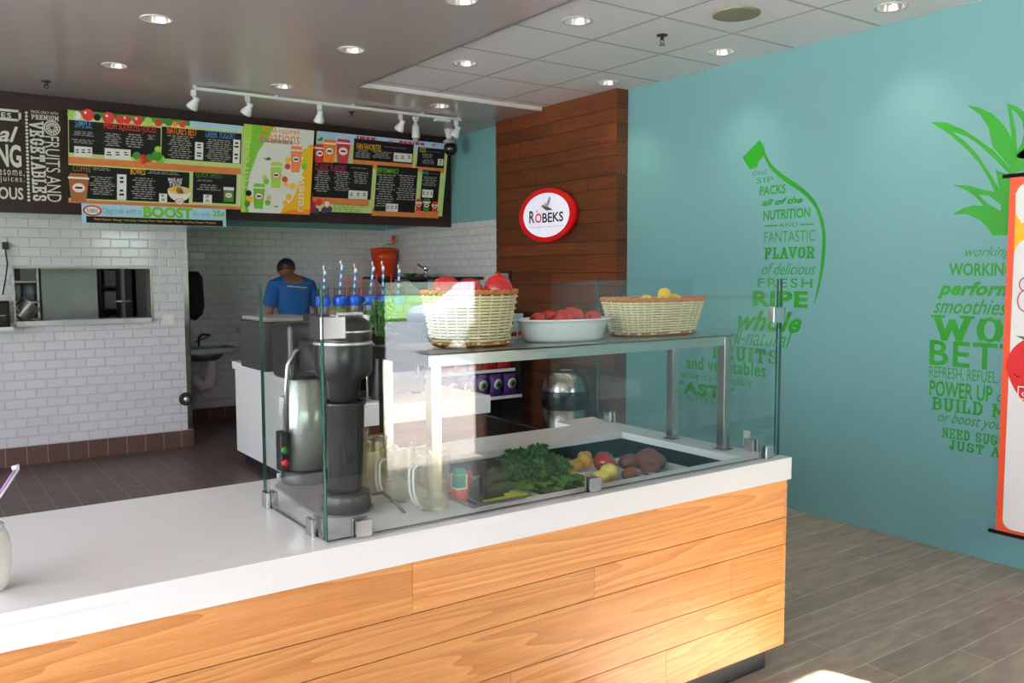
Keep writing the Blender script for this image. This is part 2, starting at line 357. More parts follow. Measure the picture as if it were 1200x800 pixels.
# ---- lettering
_fcache = {}
def glyphs(txt, bold=0.0, shear=0.0, spacing=1.0):
    k = (txt, bold, shear, spacing)
    if k in _fcache: return _fcache[k]
    cu = bpy.data.curves.new('t', 'FONT'); cu.body = txt; cu.offset = bold; cu.shear = shear; cu.space_character = spacing; cu.resolution_u = 3
    o = bpy.data.objects.new('t', cu); C.objects.link(o)
    dg = bpy.context.evaluated_depsgraph_get(); dg.update()
    me = bpy.data.meshes.new_from_object(o.evaluated_get(dg))
    vs = [(v.co.x, v.co.y) for v in me.vertices]; fs = [tuple(p.vertices) for p in me.polygons]
    bpy.data.objects.remove(o); bpy.data.curves.remove(cu); bpy.data.meshes.remove(me)
    _fcache[k] = (vs, fs); return vs, fs
SLAB = {  # stroke letters with slab serifs: strokes in a 1 x 1 box; 'S' marks stroke ends that carry a serif
 'A': ([[(.08, 0), (.5, 1), (.92, 0)], [(.25, .35), (.75, .35)]], [(.08, 0), (.92, 0)]),
 'B': ([[(.18, 0), (.18, 1), (.6, 1), (.8, .9), (.8, .65), (.6, .54), (.18, .54)], [(.6, .54), (.86, .42), (.86, .12), (.64, 0), (.18, 0)]], [(.12, 0), (.12, 1)]),
 'D': ([[(.18, 0), (.18, 1), (.55, 1), (.86, .75), (.86, .25), (.55, 0), (.18, 0)]], [(.12, 0), (.12, 1)]),
 'E': ([[(.18, 0), (.18, 1)], [(.18, 1), (.86, 1), (.86, .78)], [(.18, .52), (.62, .52), (.62, .62), (.62, .42)], [(.18, 0), (.88, 0), (.88, .22)]], [(.12, 0), (.12, 1)]),
 'F': ([[(.18, 0), (.18, 1), (.86, 1), (.86, .76)], [(.18, .52), (.62, .52), (.62, .63), (.62, .41)]], [(.18, 0), (.12, 1)]),
 'G': ([[(.86, .72), (.86, .85), (.6, 1), (.38, 1), (.14, .78), (.14, .22), (.38, 0), (.66, 0), (.84, .15), (.84, .42), (.6, .42)]], [(.84, .42)]),
 'I': ([[(.5, 0), (.5, 1)]], [(.5, 0), (.5, 1)]),
 'J': ([[(.62, 1), (.62, .2), (.45, 0), (.25, .02), (.14, .2), (.14, .32)]], [(.62, 1)]),
 'L': ([[(.2, 1), (.2, 0), (.86, 0), (.86, .28)]], [(.2, 1), (.14, 0)]),
 'M': ([[(.12, 0), (.12, 1), (.5, .3), (.88, 1), (.88, 0)]], [(.12, 0), (.88, 0), (.1, 1), (.9, 1)]),
 'N': ([[(.16, 0), (.16, 1), (.84, 0), (.84, 1)]], [(.16, 0), (.12, 1), (.84, 1)]),
 'O': ([[(.5, 1), (.22, .9), (.12, .65), (.12, .35), (.22, .1), (.5, 0), (.78, .1), (.88, .35), (.88, .65), (.78, .9), (.5, 1)]], []),
 'P': ([[(.18, 0), (.18, 1), (.64, 1), (.86, .88), (.86, .6), (.64, .46), (.18, .46)]], [(.18, 0), (.12, 1)]),
 'R': ([[(.18, 0), (.18, 1), (.62, 1), (.82, .88), (.82, .62), (.62, .5), (.18, .5)], [(.55, .5), (.86, 0)]], [(.18, 0), (.12, 1), (.88, 0)]),
 'S': ([[(.82, .74), (.8, .9), (.55, 1), (.3, .97), (.16, .8), (.22, .6), (.5, .5), (.78, .4), (.86, .2), (.7, .03), (.45, 0), (.2, .08), (.14, .28)]], []),
 'T': ([[(.5, 0), (.5, 1)], [(.1, .74), (.1, 1), (.9, 1), (.9, .74)]], [(.5, 0)]),
 'U': ([[(.16, 1), (.16, .25), (.34, 0), (.64, 0), (.82, .25), (.82, 1)]], [(.16, 1), (.82, 1)]),
 'V': ([[(.08, 1), (.5, 0), (.92, 1)]], [(.1, 1), (.9, 1)]),
 'W': ([[(.04, 1), (.28, 0), (.5, .8), (.72, 0), (.96, 1)]], [(.06, 1), (.94, 1)]),
 'Y': ([[(.06, 1), (.5, .48), (.94, 1)], [(.5, .48), (.5, 0)]], [(.08, 1), (.92, 1), (.5, 0)]),
}
WID = {'I': .5, 'W': 1.4, 'M': 1.25, 'J': .8, 'L': .85, ' ': .5}
def slab_glyphs(txt, wt=.2, gap=.12):
    vs = []; fs = []; x = 0; h = wt/2
    def quad(a, b, c, d):
        o = len(vs); vs.extend([a, b, c, d]); fs.append((o, o+1, o+2, o+3))
    for ch in txt:
        wd = WID.get(ch, 1.0)*.8
        if ch in SLAB:
            st, se = SLAB[ch]; g = lambda p: (x+h*.6+p[0]*(wd-h*1.2), h*.8+p[1]*(1-h*1.6))
            for pl in st:
                for a, b in zip(pl[:-1], pl[1:]):
                    a = g(a); b = g(b); d = Vector((b[0]-a[0], b[1]-a[1])); L = d.length or 1; d /= L; n = Vector((-d.y, d.x))
                    ww = h*(.62 if abs(d.x) > .8 else 1.0); e = d*ww*.75
                    quad((a[0]+n.x*ww-e.x, a[1]+n.y*ww-e.y), (a[0]-n.x*ww-e.x, a[1]-n.y*ww-e.y), (b[0]-n.x*ww+e.x, b[1]-n.y*ww+e.y), (b[0]+n.x*ww+e.x, b[1]+n.y*ww+e.y))
            for p in se:
                q = g(p); y0 = q[1]-h*.8 if p[1] < .5 else q[1]+h*.8-h*1.1; k = wt*1.02
                quad((q[0]-k, y0), (q[0]+k, y0), (q[0]+k, y0+h*1.1), (q[0]-k, y0+h*1.1))
        x += wd+gap
    return vs, fs
_lay = [0]
def lettering(mb, pl, txt, bl, tr, m, h=.0015, bold=0.0, shear=0.0, spacing=1.0, slab=0, rot=0, uv=False):
    """text fitted between its lower left and upper right corner; rot 1: reads downwards, 2: reads upwards"""
    vs, fs = slab_glyphs(txt, slab) if slab else glyphs(txt, bold, shear, spacing)
    if not uv: bl = pl.px(*bl); tr = pl.px(*tr)
    x0 = min(v[0] for v in vs); x1 = max(v[0] for v in vs); y0 = min(v[1] for v in vs); y1 = max(v[1] for v in vs)
    out = []
    for i_, (x, y) in enumerate(vs):
        s = (x-x0)/(x1-x0); t = (y-y0)/(y1-y0)
        if rot == 1: s, t = t, 1-s
        elif rot == 2: s, t = 1-t, s
        out.append(pl.P(bl[0]+(tr[0]-bl[0])*s, bl[1]+(tr[1]-bl[1])*t, h+(i_//4*.00012 if slab else 0)))
    mb.add(out, fs, m)
def rect(mb, pl, a, b, m, h=.0008, d=0, uv=False):
    """flat print between two opposite corners on a surface (d: how far it stands out)"""
    if not uv: a = pl.px(*a); b = pl.px(*b)
    p = [pl.P(a[0], a[1], h), pl.P(b[0], a[1], h), pl.P(b[0], b[1], h), pl.P(a[0], b[1], h)]
    if d: mb.prism(p, pl.n*d, m)
    else: mb.poly(p, m)
def smalltext(mb, pl, a, b, rows, m, h=.002, fill=.5, centre=True):
    """unreadable small print: rows of word-long dashes"""
    a = pl.px(*a); b = pl.px(*b); u0, u1 = sorted((a[0], b[0])); v0, v1 = sorted((a[1], b[1])); rh = (v1-v0)/rows
    for r in range(rows):
        y1 = v1-r*rh; y0 = y1-rh*fill; wd = (u1-u0)*random.uniform(.6, 1); s = (u0+u1-wd)/2 if centre else u0; e = s+wd
        while s < e-1e-4:
            k = min(e, s+random.uniform(.02, .06)); mb.poly([pl.P(s, y0, h), pl.P(k, y0, h), pl.P(k, y1, h), pl.P(s, y1, h)], m); s = k+.010

# ------------------------------------------------------------------ the setting
XR, YP, YB = 4.868, 8.23, 9.5          # right wall, tiled partition face, back wall
HC, HL, YF = 3.066, 3.04, -1.9         # tile ceiling, plaster ceiling, shop front
XL = -3.2
b = MB(); b.box((XL, YF, -.05), (XR, 2.6, 0), 'plank_floor'); b.box((2.84, 2.6, -.05), (XR, 5.235, 0), 'plank_floor'); struct(b, 'floor')
b = MB(); b.box((XL, 2.6, -.05), (2.84, 5.235, 0), 'quarry_floor'); b.box((XL, 5.235, -.05), (XR, YB, 0), 'quarry_floor'); struct(b, 'floor')
# ceilings: plaster with a tiled tray at the right
LOW = ((1.27, 5.27), (1.30, 6.58), (2.465, 5.26), (2.49, 6.57), (3.89, 6.55), (2.51, 3.99)); HIGH = ((3.31, 4.0), (3.318, 5.238), (4.56, 4.0), (4.555, 5.13), (4.573, 2.80))
def hole(x, y, z): return [(x+.0765*math.cos(2*PI*i/28), y+.0765*math.sin(2*PI*i/28), z) for i in range(28)]
b = MB(); z = HL; b.poly([(XL, YF, z), (2.99, YF, z), (2.99, 6.235, z), (XR, 6.235, z), (XR, YB, z), (XL, YB, z)], 'grey_ceiling', [hole(x, y, z) for x, y in LOW])
b.box((XL, YF, HL+.11), (2.99, YB, HL+.15), 'grey_ceiling'); b.box((2.99, 6.235, HL+.11), (XR, YB, HL+.15), 'grey_ceiling'); b.box((2.985, YF, HL), (2.99, 6.235, HL+.11), 'grey_ceiling'); struct(b, 'ceiling')
b = MB(); z = HC; b.poly([(2.99, YF, z), (XR, YF, z), (XR, 6.235, z), (2.99, 6.235, z)], 'ceiling_tile', [hole(x, y, z) for x, y in HIGH]); b.box((2.99, YF, HC+.11), (XR, 6.235, HC+.15), 'ceiling_tile'); struct(b, 'ceiling')
b = MB(); b.box((2.99, 6.215, HL-.004), (XR-.125, 6.24, HC), 'white_paint'); struct(b, 'trim_1')
# walls
b = MB(); b.box((XR, YF-.15, -.05), (XR+.15, 6.95, HC+.1), 'teal_paint'); struct(b, 'wall_right')
b = MB(); b.box((XR, 6.95, -.05), (XR+.15, YB+.15, 2.13), 'subway_y'); b.box((XR, 6.95, 2.13), (XR+.15, YB+.15, HC+.1), 'teal_paint'); struct(b, 'wall_right')
b = MB(); b.box((2.0, YB, -.05), (XR, YB+.15, 2.12), 'subway_x'); b.box((2.0, YB, 2.12), (XR, YB+.15, HC+.1), 'teal_paint'); struct(b, 'wall_back')
b = MB(); b.box((2.2, YB-.012, 0), (XR, YB, .15), 'cove_tile'); struct(b, 'baseboard_back')
b = MB()
for y0, y1, z0, z1 in ((YF-.15, -1.2, -.05, HC+.1), (2.6, 3.0, -.05, HC+.1), (5.4, 12, -.05, HC+.1), (-1.2, 2.6, -.05, .2), (3.0, 5.4, -.05, .2), (-1.2, 2.6, 2.75, HC+.1), (3.0, 5.4, 2.75, HC+.1)): b.box((XL-.15, y0, z0), (XL, y1, z1), 'white_paint')
struct(b, 'wall_left')
# tiled partition with the pass-through
wx0, wx1, wz0, wz1 = at(14, 313, 'Y', YP)[0], at(177, 313, 'Y', YP)[0], at(100, 377, 'Y', YP)[2], at(100, 313, 'Y', YP)[2]
PX1 = 2.185
b = MB()
b.box((XL, YP, 0), (.30, YP+.14, HL), 'dark_board')  # unseen stretch, coloured dark to dim its reflection in the side pane
for a, c in (((.30, YP, 0), (wx0, YP+.14, HL)), ((wx1, YP, 0), (PX1, YP+.14, HL)), ((wx0, YP, 0), (wx1, YP+.14, wz0)), ((wx0, YP, wz1), (wx1, YP+.14, HL))): b.box(a, c, 'subway_x')
struct(b, 'wall_partition')
b = MB(); b.box((.30, YP-.012, 0), (PX1+.004, YP, .155), 'cove_tile'); struct(b, 'baseboard_partition')
# kitchen behind the partition
ld = bpy.data.lights.new('kitchen_fill_light', 'AREA'); ld.energy = 9; ld.size = 1.0; ld.color = (.9, .95, 1); o = bpy.data.objects.new('kitchen_fill_light', ld); C.objects.link(o); o.location = (.9, 8.9, HL-.06)  # fill lamp added to lift the dark room, has no fixture
b = MB(); b.box((XL, 11.0, 0), (2.0, 11.1, HL), 'kitchen_wall'); struct(b, 'wall_kitchen')
b = MB(); b.box((2.0, YP+.3, 0), (2.1, 11.1, HL), 'kitchen_wall'); struct(b, 'wall_kitchen')
b = MB(); b.box((XL, YB, -.05), (2.0, 11.1, 0), 'quarry_floor'); struct(b, 'floor')
b = MB(); b.box((XL, YB, HL), (2.1, 11.1, HL+.1), 'kitchen_wall'); struct(b, 'ceiling')
t = .012
b = MB()
b.box((wx0, YP-.012, wz1-.012), (wx1, YP+.15, wz1), 'steel'); b.box((wx0, YP-.012, wz0), (wx0+t, YP+.15, wz1), 'steel'); b.box((wx1-t, YP-.012, wz0), (wx1, YP+.15, wz1), 'steel')
wf = struct(b, 'window_1')
b = MB(); b.box((wx0+.01, YP-.06, wz0-.002), (wx1-.02, YP+.16, wz0+.022), 'steel_bright'); b.box((wx0+.01, YP-.062, wz0-.022), (wx1-.02, YP-.058, wz0+.022), 'steel_bright'); s_ = b.build('sill', wf, bevel=.002)
# wood-clad pier on the right wall
WX, WY0, WY1 = 4.745, 5.235, 6.95
def planks(mb, axis, a0, a1, fix, depth, z0, z1, m, first=.155, joint=1.6, phase=.4, gap=.003):
    z = z1; k = 0
    while z > z0+.01:
        hh = min(first if k % 2 == 0 else .108, z-z0); x = a0; e = a0+phase*joint*(((k*7) % 5)/5+.3)
        while x < a1-.01:
            e = min(a1, e)
            if a1-e < .12: e = a1
            if axis == 'Y': mb.box((fix, x, z-hh+gap), (fix+depth, e-.0015, z), m)
            else: mb.box((x, fix, z-hh+gap), (e-.0015, fix+depth, z), m)
            x = e; e = x+joint
        z -= hh; k += 1
b = MB(); b.box((WX+.012, WY0+.012, 0), (XR, WY1, HC), 'gap_dark')
planks(b, 'Y', WY0, WY1, WX, .02, .0, HC, 'cherry', joint=2.4, phase=.5, gap=.006); planks(b, 'X', WX+.0005, XR, WY0-.0005, .02, .0, HC, 'cherry_x', joint=3, gap=.006)
struct(b, 'wall_wood')
# shop front behind the camera: window, glass door opening, piers
b = MB()
for x0, x1, z0, z1 in ((XL, -2.6, 0, HC), (2.45, 3.18, 0, HC), (4.13, XR, 0, HC), (.6, 2.45, 0, HC), (-2.6, .6, 0, .9), (-2.6, .6, 2.2, HC), (3.18, 4.13, 2.42, HC)):
    b.box((x0, YF-.15, z0), (x1, YF, z1), 'dark_board')
struct(b, 'wall_front')
def portal(x0, x1, z0, z1):
    ld = bpy.data.lights.new('daylight_portal', 'AREA'); ld.shape = 'RECTANGLE'; ld.size = x1-x0; ld.size_y = z1-z0; ld.cycles.is_portal = True
    o = bpy.data.objects.new('daylight_portal', ld); C.objects.link(o); o.location = ((x0+x1)/2, YF-.08, (z0+z1)/2); o.rotation_euler = (PI/2, 0, 0)
portal(-2.6, .6, .9, 2.2); portal(3.18, 4.13, 0, 2.42)
for y0, y1 in ((-1.2, 2.6), (3.0, 5.4)):  # left wall openings, added to brighten the right wall and ceiling
    ld = bpy.data.lights.new('daylight_portal', 'AREA'); ld.shape = 'RECTANGLE'; ld.size = 2.55; ld.size_y = y1-y0; ld.cycles.is_portal = True
    o = bpy.data.objects.new('daylight_portal', ld); C.objects.link(o); o.location = (XL-.08, (y0+y1)/2, 1.475); o.rotation_euler = (0, -PI/2, 0)
b = MB(); b.box((-12, -6.3, 2.6), (12, -3.0, 2.68), 'white_paint')  # unseen slab added to block the sun except for a small floor patch
for x in (-11.5, -4, 11.5): b.box((x-.06, -6.2, -.05), (x+.06, -6.08, 2.6), 'white_paint')
struct(b, 'unseen_sun_blocker')
b = MB(); b.box((-30, YF-.15, -.08), (XL-.15, 40, -.03), 'sidewalk'); struct(b, 'ground')
b = MB(); b.box((-30, -8.4, -.08), (30, YF-.15, -.03), 'sidewalk'); g = struct(b, 'ground')
b = MB(); b.box((-60, -23, -.12), (60, -8.4, -.07), 'asphalt'); struct(b, 'ground')
b = MB(); b.box((-60, -58, -.1), (60, -23, .02), 'lawn'); struct(b, 'ground')
b = MB(); b.box((-60, -60, -.1), (60, -58, 4), 'outside_wall'); struct(b, 'wall_outside')
b = MB(); b.box((XR, YF-.3, 0), (XR+4, YF-.15, 3.4), 'outside_wall'); struct(b, 'wall_outside')

# ------------------------------------------------------------------ service counter
CT = .864; CY0, CX1 = 2.121, 2.866; CXL = -1.25; CYB, CYS = 3.2, 2.98
root = thing('service_counter', 'long white topped service counter faced with pale oak boards', 'counter', (1.2, 2.6, 0))
out = [(CXL, CY0), (CX1, CY0), (CX1, 3.33), (2.62, 3.33), (2.62, CYB), (1.17, CYB), (1.17, CYS), (CXL, CYS)]
WELL = (1.435, 2.70, 2.24, 2.93)
hole = [(WELL[0], WELL[2]), (WELL[1], WELL[2]), (WELL[1], WELL[3]), (WELL[0], WELL[3])]
b = MB(); zt, zb = CT, CT-.03
b.poly([(x, y, zt) for x, y in out], 'white_stone', [[(x, y, zt) for x, y in hole]])
b.poly([(x, y, zb) for x, y in out], 'white_stone', [[(x, y, zb) for x, y in hole]])
for loop in (out, hole):
    n = len(loop)
    for i in range(n):
        p, q = loop[i], loop[(i+1) % n]; b.add([(p[0], p[1], zb), (q[0], q[1], zb), (q[0], q[1], zt), (p[0], p[1], zt)], [(0, 1, 2, 3)], 'white_stone')
b.build('countertop', root, merge=True)
b = MB(); b.box((CXL, CY0, .777), (CX1, CY0+.03, zb+.0005), 'white_stone'); b.box((CX1-.03, CY0+.03, .777), (CX1, 3.33, zb+.0005), 'white_stone'); b.build('fascia', root)
b = MB(); planks(b, 'X', CXL, CX1-.026, CY0+.012, .018, .095, .777, 'oak', first=.158, joint=1.9, phase=.9)
planks(b, 'Y', CY0+.0125, 3.3, CX1-.0265, .018-.0175+.018, .095, .777, 'oak_side', first=.158, joint=2.4); b.build('oak_cladding', root)
b = MB(); b.box((CXL, CY0+.03, .1), (CX1-.03, CY0+.05, .777), 'black_plastic'); b.box((CXL, CYS-.04, .1), (1.15, CYS-.02, zb), 'white_paint'); b.box((1.15, CYB-.04, .1), (2.84, CYB-.02, zb), 'white_paint'); b.box((2.82, 2.2, .1), (2.835, 3.2, .777), 'black_plastic'); b.build('carcass', root)
b = MB(); b.box((CXL, CY0+.045, 0), (CX1-.075, CYS-.08, .095), 'black_rubber'); b.build('toe_kick', root, bevel=.01)
# the cold well: black liner, steel flange on the left
b = MB(); x0, x1, y0, y1 = WELL; zt2, zf = zb, .70; e = .02
for a, c in (((x0-e, y0-e, zf), (x0, y1+e, zt2)), ((x1, y0-e, zf), (x1+e, y1+e, zt2)), ((x0, y0-e, zf), (x1, y0, zt2)), ((x0, y1, zf), (x1, y1+e, zt2)), ((x0-e, y0-e, zf-.02), (x1+e, y1+e, zf))): b.box(a, c, 'black_gloss')
b.build('cold_well', root)
b = MB(); b.box((x0-.005, y0-.012, CT), (x0+.20, y0+.02, CT+.003), 'steel'); b.box((x0-.005, y0-.012, CT), (x0+.02, y0+.5, CT+.003), 'steel'); b.build('well_flange', root, bevel=.001)
b = MB(); b.box((1.572, 2.39, .745), (1.592, 2.41, .96), 'black_gloss'); b.box((1.515, y0+.004, .72), (1.526, y1-.004, .845), 'black_gloss'); b.box((1.515, 2.39, .745), (1.592, 2.41, .762), 'black_gloss'); b.box((1.53, 2.262, .80), (2.30, 2.284, .843), 'black_gloss'); b.build('pan_divider', root, bevel=.003)

# ------------------------------------------------------------------ glass guard
root = thing('glass_guard', 'tall clear glass guard around the produce end of the counter', 'glass screen', (1.8, 2.17, CT))
GT = 1.57; gx0, gx1, gy = .918, 2.845, 2.172
def pane(a, c, thin):
    b = MB(); b.box(a, c, 'clear_glass'); k = b.mi('glass_edge')
    for i, f in enumerate(b.f):
        n = (b.v[f[1]]-b.v[f[0]]).cross(b.v[f[2]]-b.v[f[0]]).normalized()
        if abs(n[thin]) < .5: b.m[i] = k
    return b.build('glass_pane', root)
pane((gx0, gy-.006, CT+.004), (gx1, gy+.006, GT), 1)
pane((gx0, gy+.012, CT+.004), (gx0+.011, 2.66, GT), 0)
pane((gx1-.012, gy+.012, CT+.004), (gx1, 3.26, GT), 0)
def clamp(x, y, ax, z=CT):
    b = MB(); w_, d_, hh = .024, .018, .05
    if ax == 'X': b.box((x-w_, y-d_, z), (x+w_, y-.007, z+hh), 'clamp_metal'); b.box((x-w_, y+.007, z), (x+w_, y+d_, z+hh), 'clamp_metal'); b.box((x-w_, y-.007, z), (x+w_, y+.007, z+.003), 'black_rubber')
    else: b.box((x-d_, y-w_, z), (x-.007, y+w_, z+hh), 'clamp_metal'); b.box((x+.007, y-w_, z), (x+d_, y+w_, z+hh), 'clamp_metal'); b.box((x-.007, y-w_, z), (x+.007, y+w_, z+.003), 'black_rubber')
    b.build('clamp', root, bevel=.0015)
for x in (1.025, 1.872, 2.775): clamp(x, gy, 'X')
for y in (2.26, 2.62): clamp(gx0+.0055, y, 'Y')
for y in (2.30, 3.17): clamp(gx1-.006, y, 'Y')
for x, sg in ((gx0, 1), (gx1, -1)):                      # corner clips near the top
    b = MB(); xa, xb = sorted((x-sg*.006, x+sg*.062)); z = 1.45 if sg > 0 else 1.43
    b.box((xa, gy-.016, z-.03), (xb, gy-.0065, z+.03), 'clamp_metal'); xa, xb = sorted((x-sg*.010, x-sg*.0005)); b.box((xa, gy-.016, z-.03), (xb, gy+.06, z+.03), 'clamp_metal'); b.build('corner_clip', root, bevel=.0015)

# ------------------------------------------------------------------ steel shelf on four legs
SZ = 1.34; sx0, sx1, sy0, sy1 = 1.36, 2.815, 2.375, 2.80
root = thing('steel_shelf', 'stainless steel shelf on four square legs above the cold well', 'shelf', (2.1, 2.58, CT))
b = MB(); b.box((sx0, sy0, SZ-.006), (sx1, sy1, SZ), 'steel')
for a, c in (((sx0, sy0, SZ-.042), (sx1, sy0+.003, SZ)), ((sx0, sy1-.003, SZ-.042), (sx1, sy1, SZ)), ((sx0, sy0, SZ-.042), (sx0+.003, sy1, SZ)), ((sx1-.003, sy0, SZ-.042), (sx1, sy1, SZ))): b.box(a, c, 'steel')
b.build('shelf_top', root, bevel=.001)
for x in (1.392, 2.77):
    for y in (2.40, 2.735):
        if x > 2: y = {2.40: 2.39, 2.735: 2.68}[y]
        b = MB(); b.box((x-.019, y-.019, CT), (x+.019, y+.019, SZ-.006), 'steel_brushed'); b.box((x-.03, y-.03, CT), (x+.03, y+.03, CT+.004), 'steel_brushed'); b.build('leg', root, bevel=.002)

# ------------------------------------------------------------------ baskets, dish, fruit on the shelf
def sup(a, p):                                           # superellipse direction
    c, s = math.cos(a), math.sin(a); return (math.copysign(abs(c)**(2/p), c), math.copysign(abs(s)**(2/p), s))
def wicker_basket(root, c, a0, b0, a1, b1, hh, rows, stakes, p=2.0, wall=.004):
    cx, cy_, z0 = c; n = stakes*2
    def P(i, t, off=0):
        sx_, sy_ = sup(2*PI*i/n, p); A = a0+(a1-a0)*t+off; B = b0+(b1-b0)*t+off
        return Vector((cx+A*sx_, cy_+B*sy_, z0+hh*t))
    w_ = MB()
    for r in range(rows):
        t = (r+.6)/rows*.93
        w_.tube([P(i, t, (.0055 if ((i//2)+r) % 2 else -.004)*(1 if i % 2 == 0 else 0)) for i in range(n)], hh/rows*.40*.93, 'wicker', 6, closed=True)
    w_.build('weave', root)
    s2 = MB()
    for i in range(0, n, 2): s2.tube([P(i, 0), P(i, 1)], .0032, 'wicker', 5)
    s2.build('stakes', root)
    l = MB(); vs = []; fs = []
    for t in (0, 1):
        for i in range(n): vs.append(P(i, t, -.0065))
    for i in range(n): fs.append((i, (i+1) % n, n+(i+1) % n, n+i))
    fs.append(tuple(range(n))); l.add(vs, fs, 'wicker_dark', True); l.build('lining', root)
    for nm, t, rr in (('rim', 1.0, .0075), ('foot_band', .035, .006)):
        m2 = MB()
        for ph in (0, PI):
            pts = []
            for i in range(n*3):
                q = i/3; a = q*PI*2/n*stakes*.9+ph; base = P(q, t); o_ = P(q, t, .01)-base; o_.normalize()
                pts.append(base+o_*math.cos(a)*rr*.6+Vector((0, 0, math.sin(a)*rr*.6)))
            m2.tube(pts, rr*.75, 'wicker_rim', 6, closed=True)
        m2.build(nm, root)
B1 = (1.655, 2.59); B2 = (2.555, 2.585); BW = (2.065, 2.57)
root = thing('wicker_basket', 'tall oval cream wicker basket holding pomegranates', 'basket', (B1[0], B1[1], SZ), 'wicker fruit baskets')
wicker_basket(root, (B1[0], B1[1], SZ+.006), .142, .112, .176, .14, .185, 16, 24)
root = thing('wicker_basket', 'low long cream wicker basket holding lemons', 'basket', (B2[0], B2[1], SZ), 'wicker fruit baskets')
wicker_basket(root, (B2[0], B2[1], SZ+.006), .195, .088, .24, .115, .143, 13, 30, p=3.2)
def pomegranate(loc, r, label, tilt):
    root = thing('pomegranate', label, 'fruit', loc, 'pomegranates in the tall basket')
    R = Matrix.Rotation(tilt[0], 3, 'X') @ Matrix.Rotation(tilt[1], 3, 'Y')
    b = MB(); b.ball(loc, r, 'pomegranate', 28, rot=R, fn=lambda p, t, a: p*(1+.025*math.cos(a*6)*math.sin(t))); b.build('skin', root)
    b = MB(); up_ = R @ Vector((0, 0, 1)); o_ = Vector(loc)+up_*r*.93
    b.lathe(o_, [(.010, 0), (.007, .007), (.010, .014), (.007, .010)], 'pomegranate', 12, axis=up_)
    b.build('crown', root)
z = SZ+.185
pomegranate((B1[0]-.085, B1[1]+.02, z+.012), .05, 'leftmost pomegranate in the tall wicker basket', (.5, -.9))
pomegranate((B1[0]+.015, B1[1]+.03, z+.002), .052, 'middle pomegranate in the tall wicker basket', (-.3, .8))
pomegranate((B1[0]+.105, B1[1]-.025, z+.012), .053, 'rightmost pomegranate in the tall wicker basket', (.2, -.2))
b = MB()
for x, y in ((-.04, -.07), (.06, -.08), (-.03, .09), (.09, .06)): b.ball((B1[0]+x*.8, B1[1]+y*.7, z-.06), .045, 'pomegranate', 18)
tag(b.build('fruit_layer'), 'lower red fruit inside the tall wicker basket, mostly hidden', 'fruit', kind='stuff')
# oval dish
root = thing('oval_dish', 'white oval ceramic dish filled with red apples', 'dish', (BW[0], BW[1], SZ))
b = MB(); b.lathe((BW[0], BW[1], SZ), [(.1, .002), (.128, .0), (.136, .012), (.150, .07), (.157, .078), (.166, .080), (.165, .086), (.150, .085), (.143, .074), (.13, .02), (.0, .012)], 'white_gloss', 64, sx=1.31, sy=.80); b.build('dish_body', root)
def apple(loc, r, label, name='red_apple', m='red_onion', group='red apples in the white dish', tilt=(0, 0), stem=True):
    root = thing(name, label, 'fruit', loc, group); R = Matrix.Rotation(tilt[0], 3, 'X') @ Matrix.Rotation(tilt[1], 3, 'Y')
    def fn(p, t, a): k = 1-.20*math.exp(-(t/.45)**2)-.12*math.exp(-((PI-t)/.4)**2)+.02*math.cos(5*a)*(t/PI); return Vector((p.x*(1.06-.10*t/PI), p.y*(1.06-.10*t/PI), p.z*k*.95))
    b = MB(); b.ball(loc, r, m, 24, rot=R, fn=fn); b.build('flesh', root)
    if stem: b = MB(); o_ = Vector(loc); u_ = R @ Vector((.15, .1, 1)); b.tube([o_+R @ Vector((0, 0, r*.72)), o_+u_*r*.98, o_+u_*r*1.12], .0022, 'stem_brown', 6); b.build('stem', root)
z = SZ+.072
for x, y, dz, r, lb, ti in ((-.095, -.005, .0, .038, 'red apple at the left end of the white dish', (1, .6)), (-.03, -.035, .008, .040, 'orange red apple left of centre in the white dish', (-.4, 1)), (.035, .0, .018, .042, 'highest red apple with a stem in the white dish', (.1, .2)), (.1, -.01, .0, .038, 'red apple at the right end of the white dish', (.8, -.9)), (-.02, .05, .004, .038, 'red apple at the back of the white dish', (-.8, .3))):
    apple((BW[0]+x*1.32, BW[1]+y*1.2, z+dz), r, lb, tilt=ti)
def lemon(loc, label, rz):
    R = Matrix.Rotation(rz, 3, 'Z') @ Matrix.Rotation(1.3, 3, 'Y')
    def fn(p, t, a): e = .20*math.exp(-(t/.28)**2)+.16*math.exp(-((PI-t)/.28)**2); return Vector((p.x*.82, p.y*.82, p.z*(1.02+e)))
    b = MB(); b.ball((0, 0, 0), .034, 'lemon', 24, rot=R, fn=fn); o = b.build('lemon'); o.location = loc; tag(o, label, 'fruit', 'lemons in the low basket')
z = SZ+.143
for x, y, dz, lb, rz in ((-.07, -.03, -.008, 'leftmost lemon in the low basket', .3), (-.02, .02, -.006, 'second lemon from the left in the low basket', 1.2), (.035, -.02, -.008, 'third lemon from the left, low behind the basket rim', 2.2), (.062, .0, .022, 'topmost lemon, standing proud of the low basket', .9), (.125, .01, -.004, 'rightmost lemon in the low basket', -.4)):
    lemon((B2[0]+x, B2[1]+y, z+dz), lb, rz)

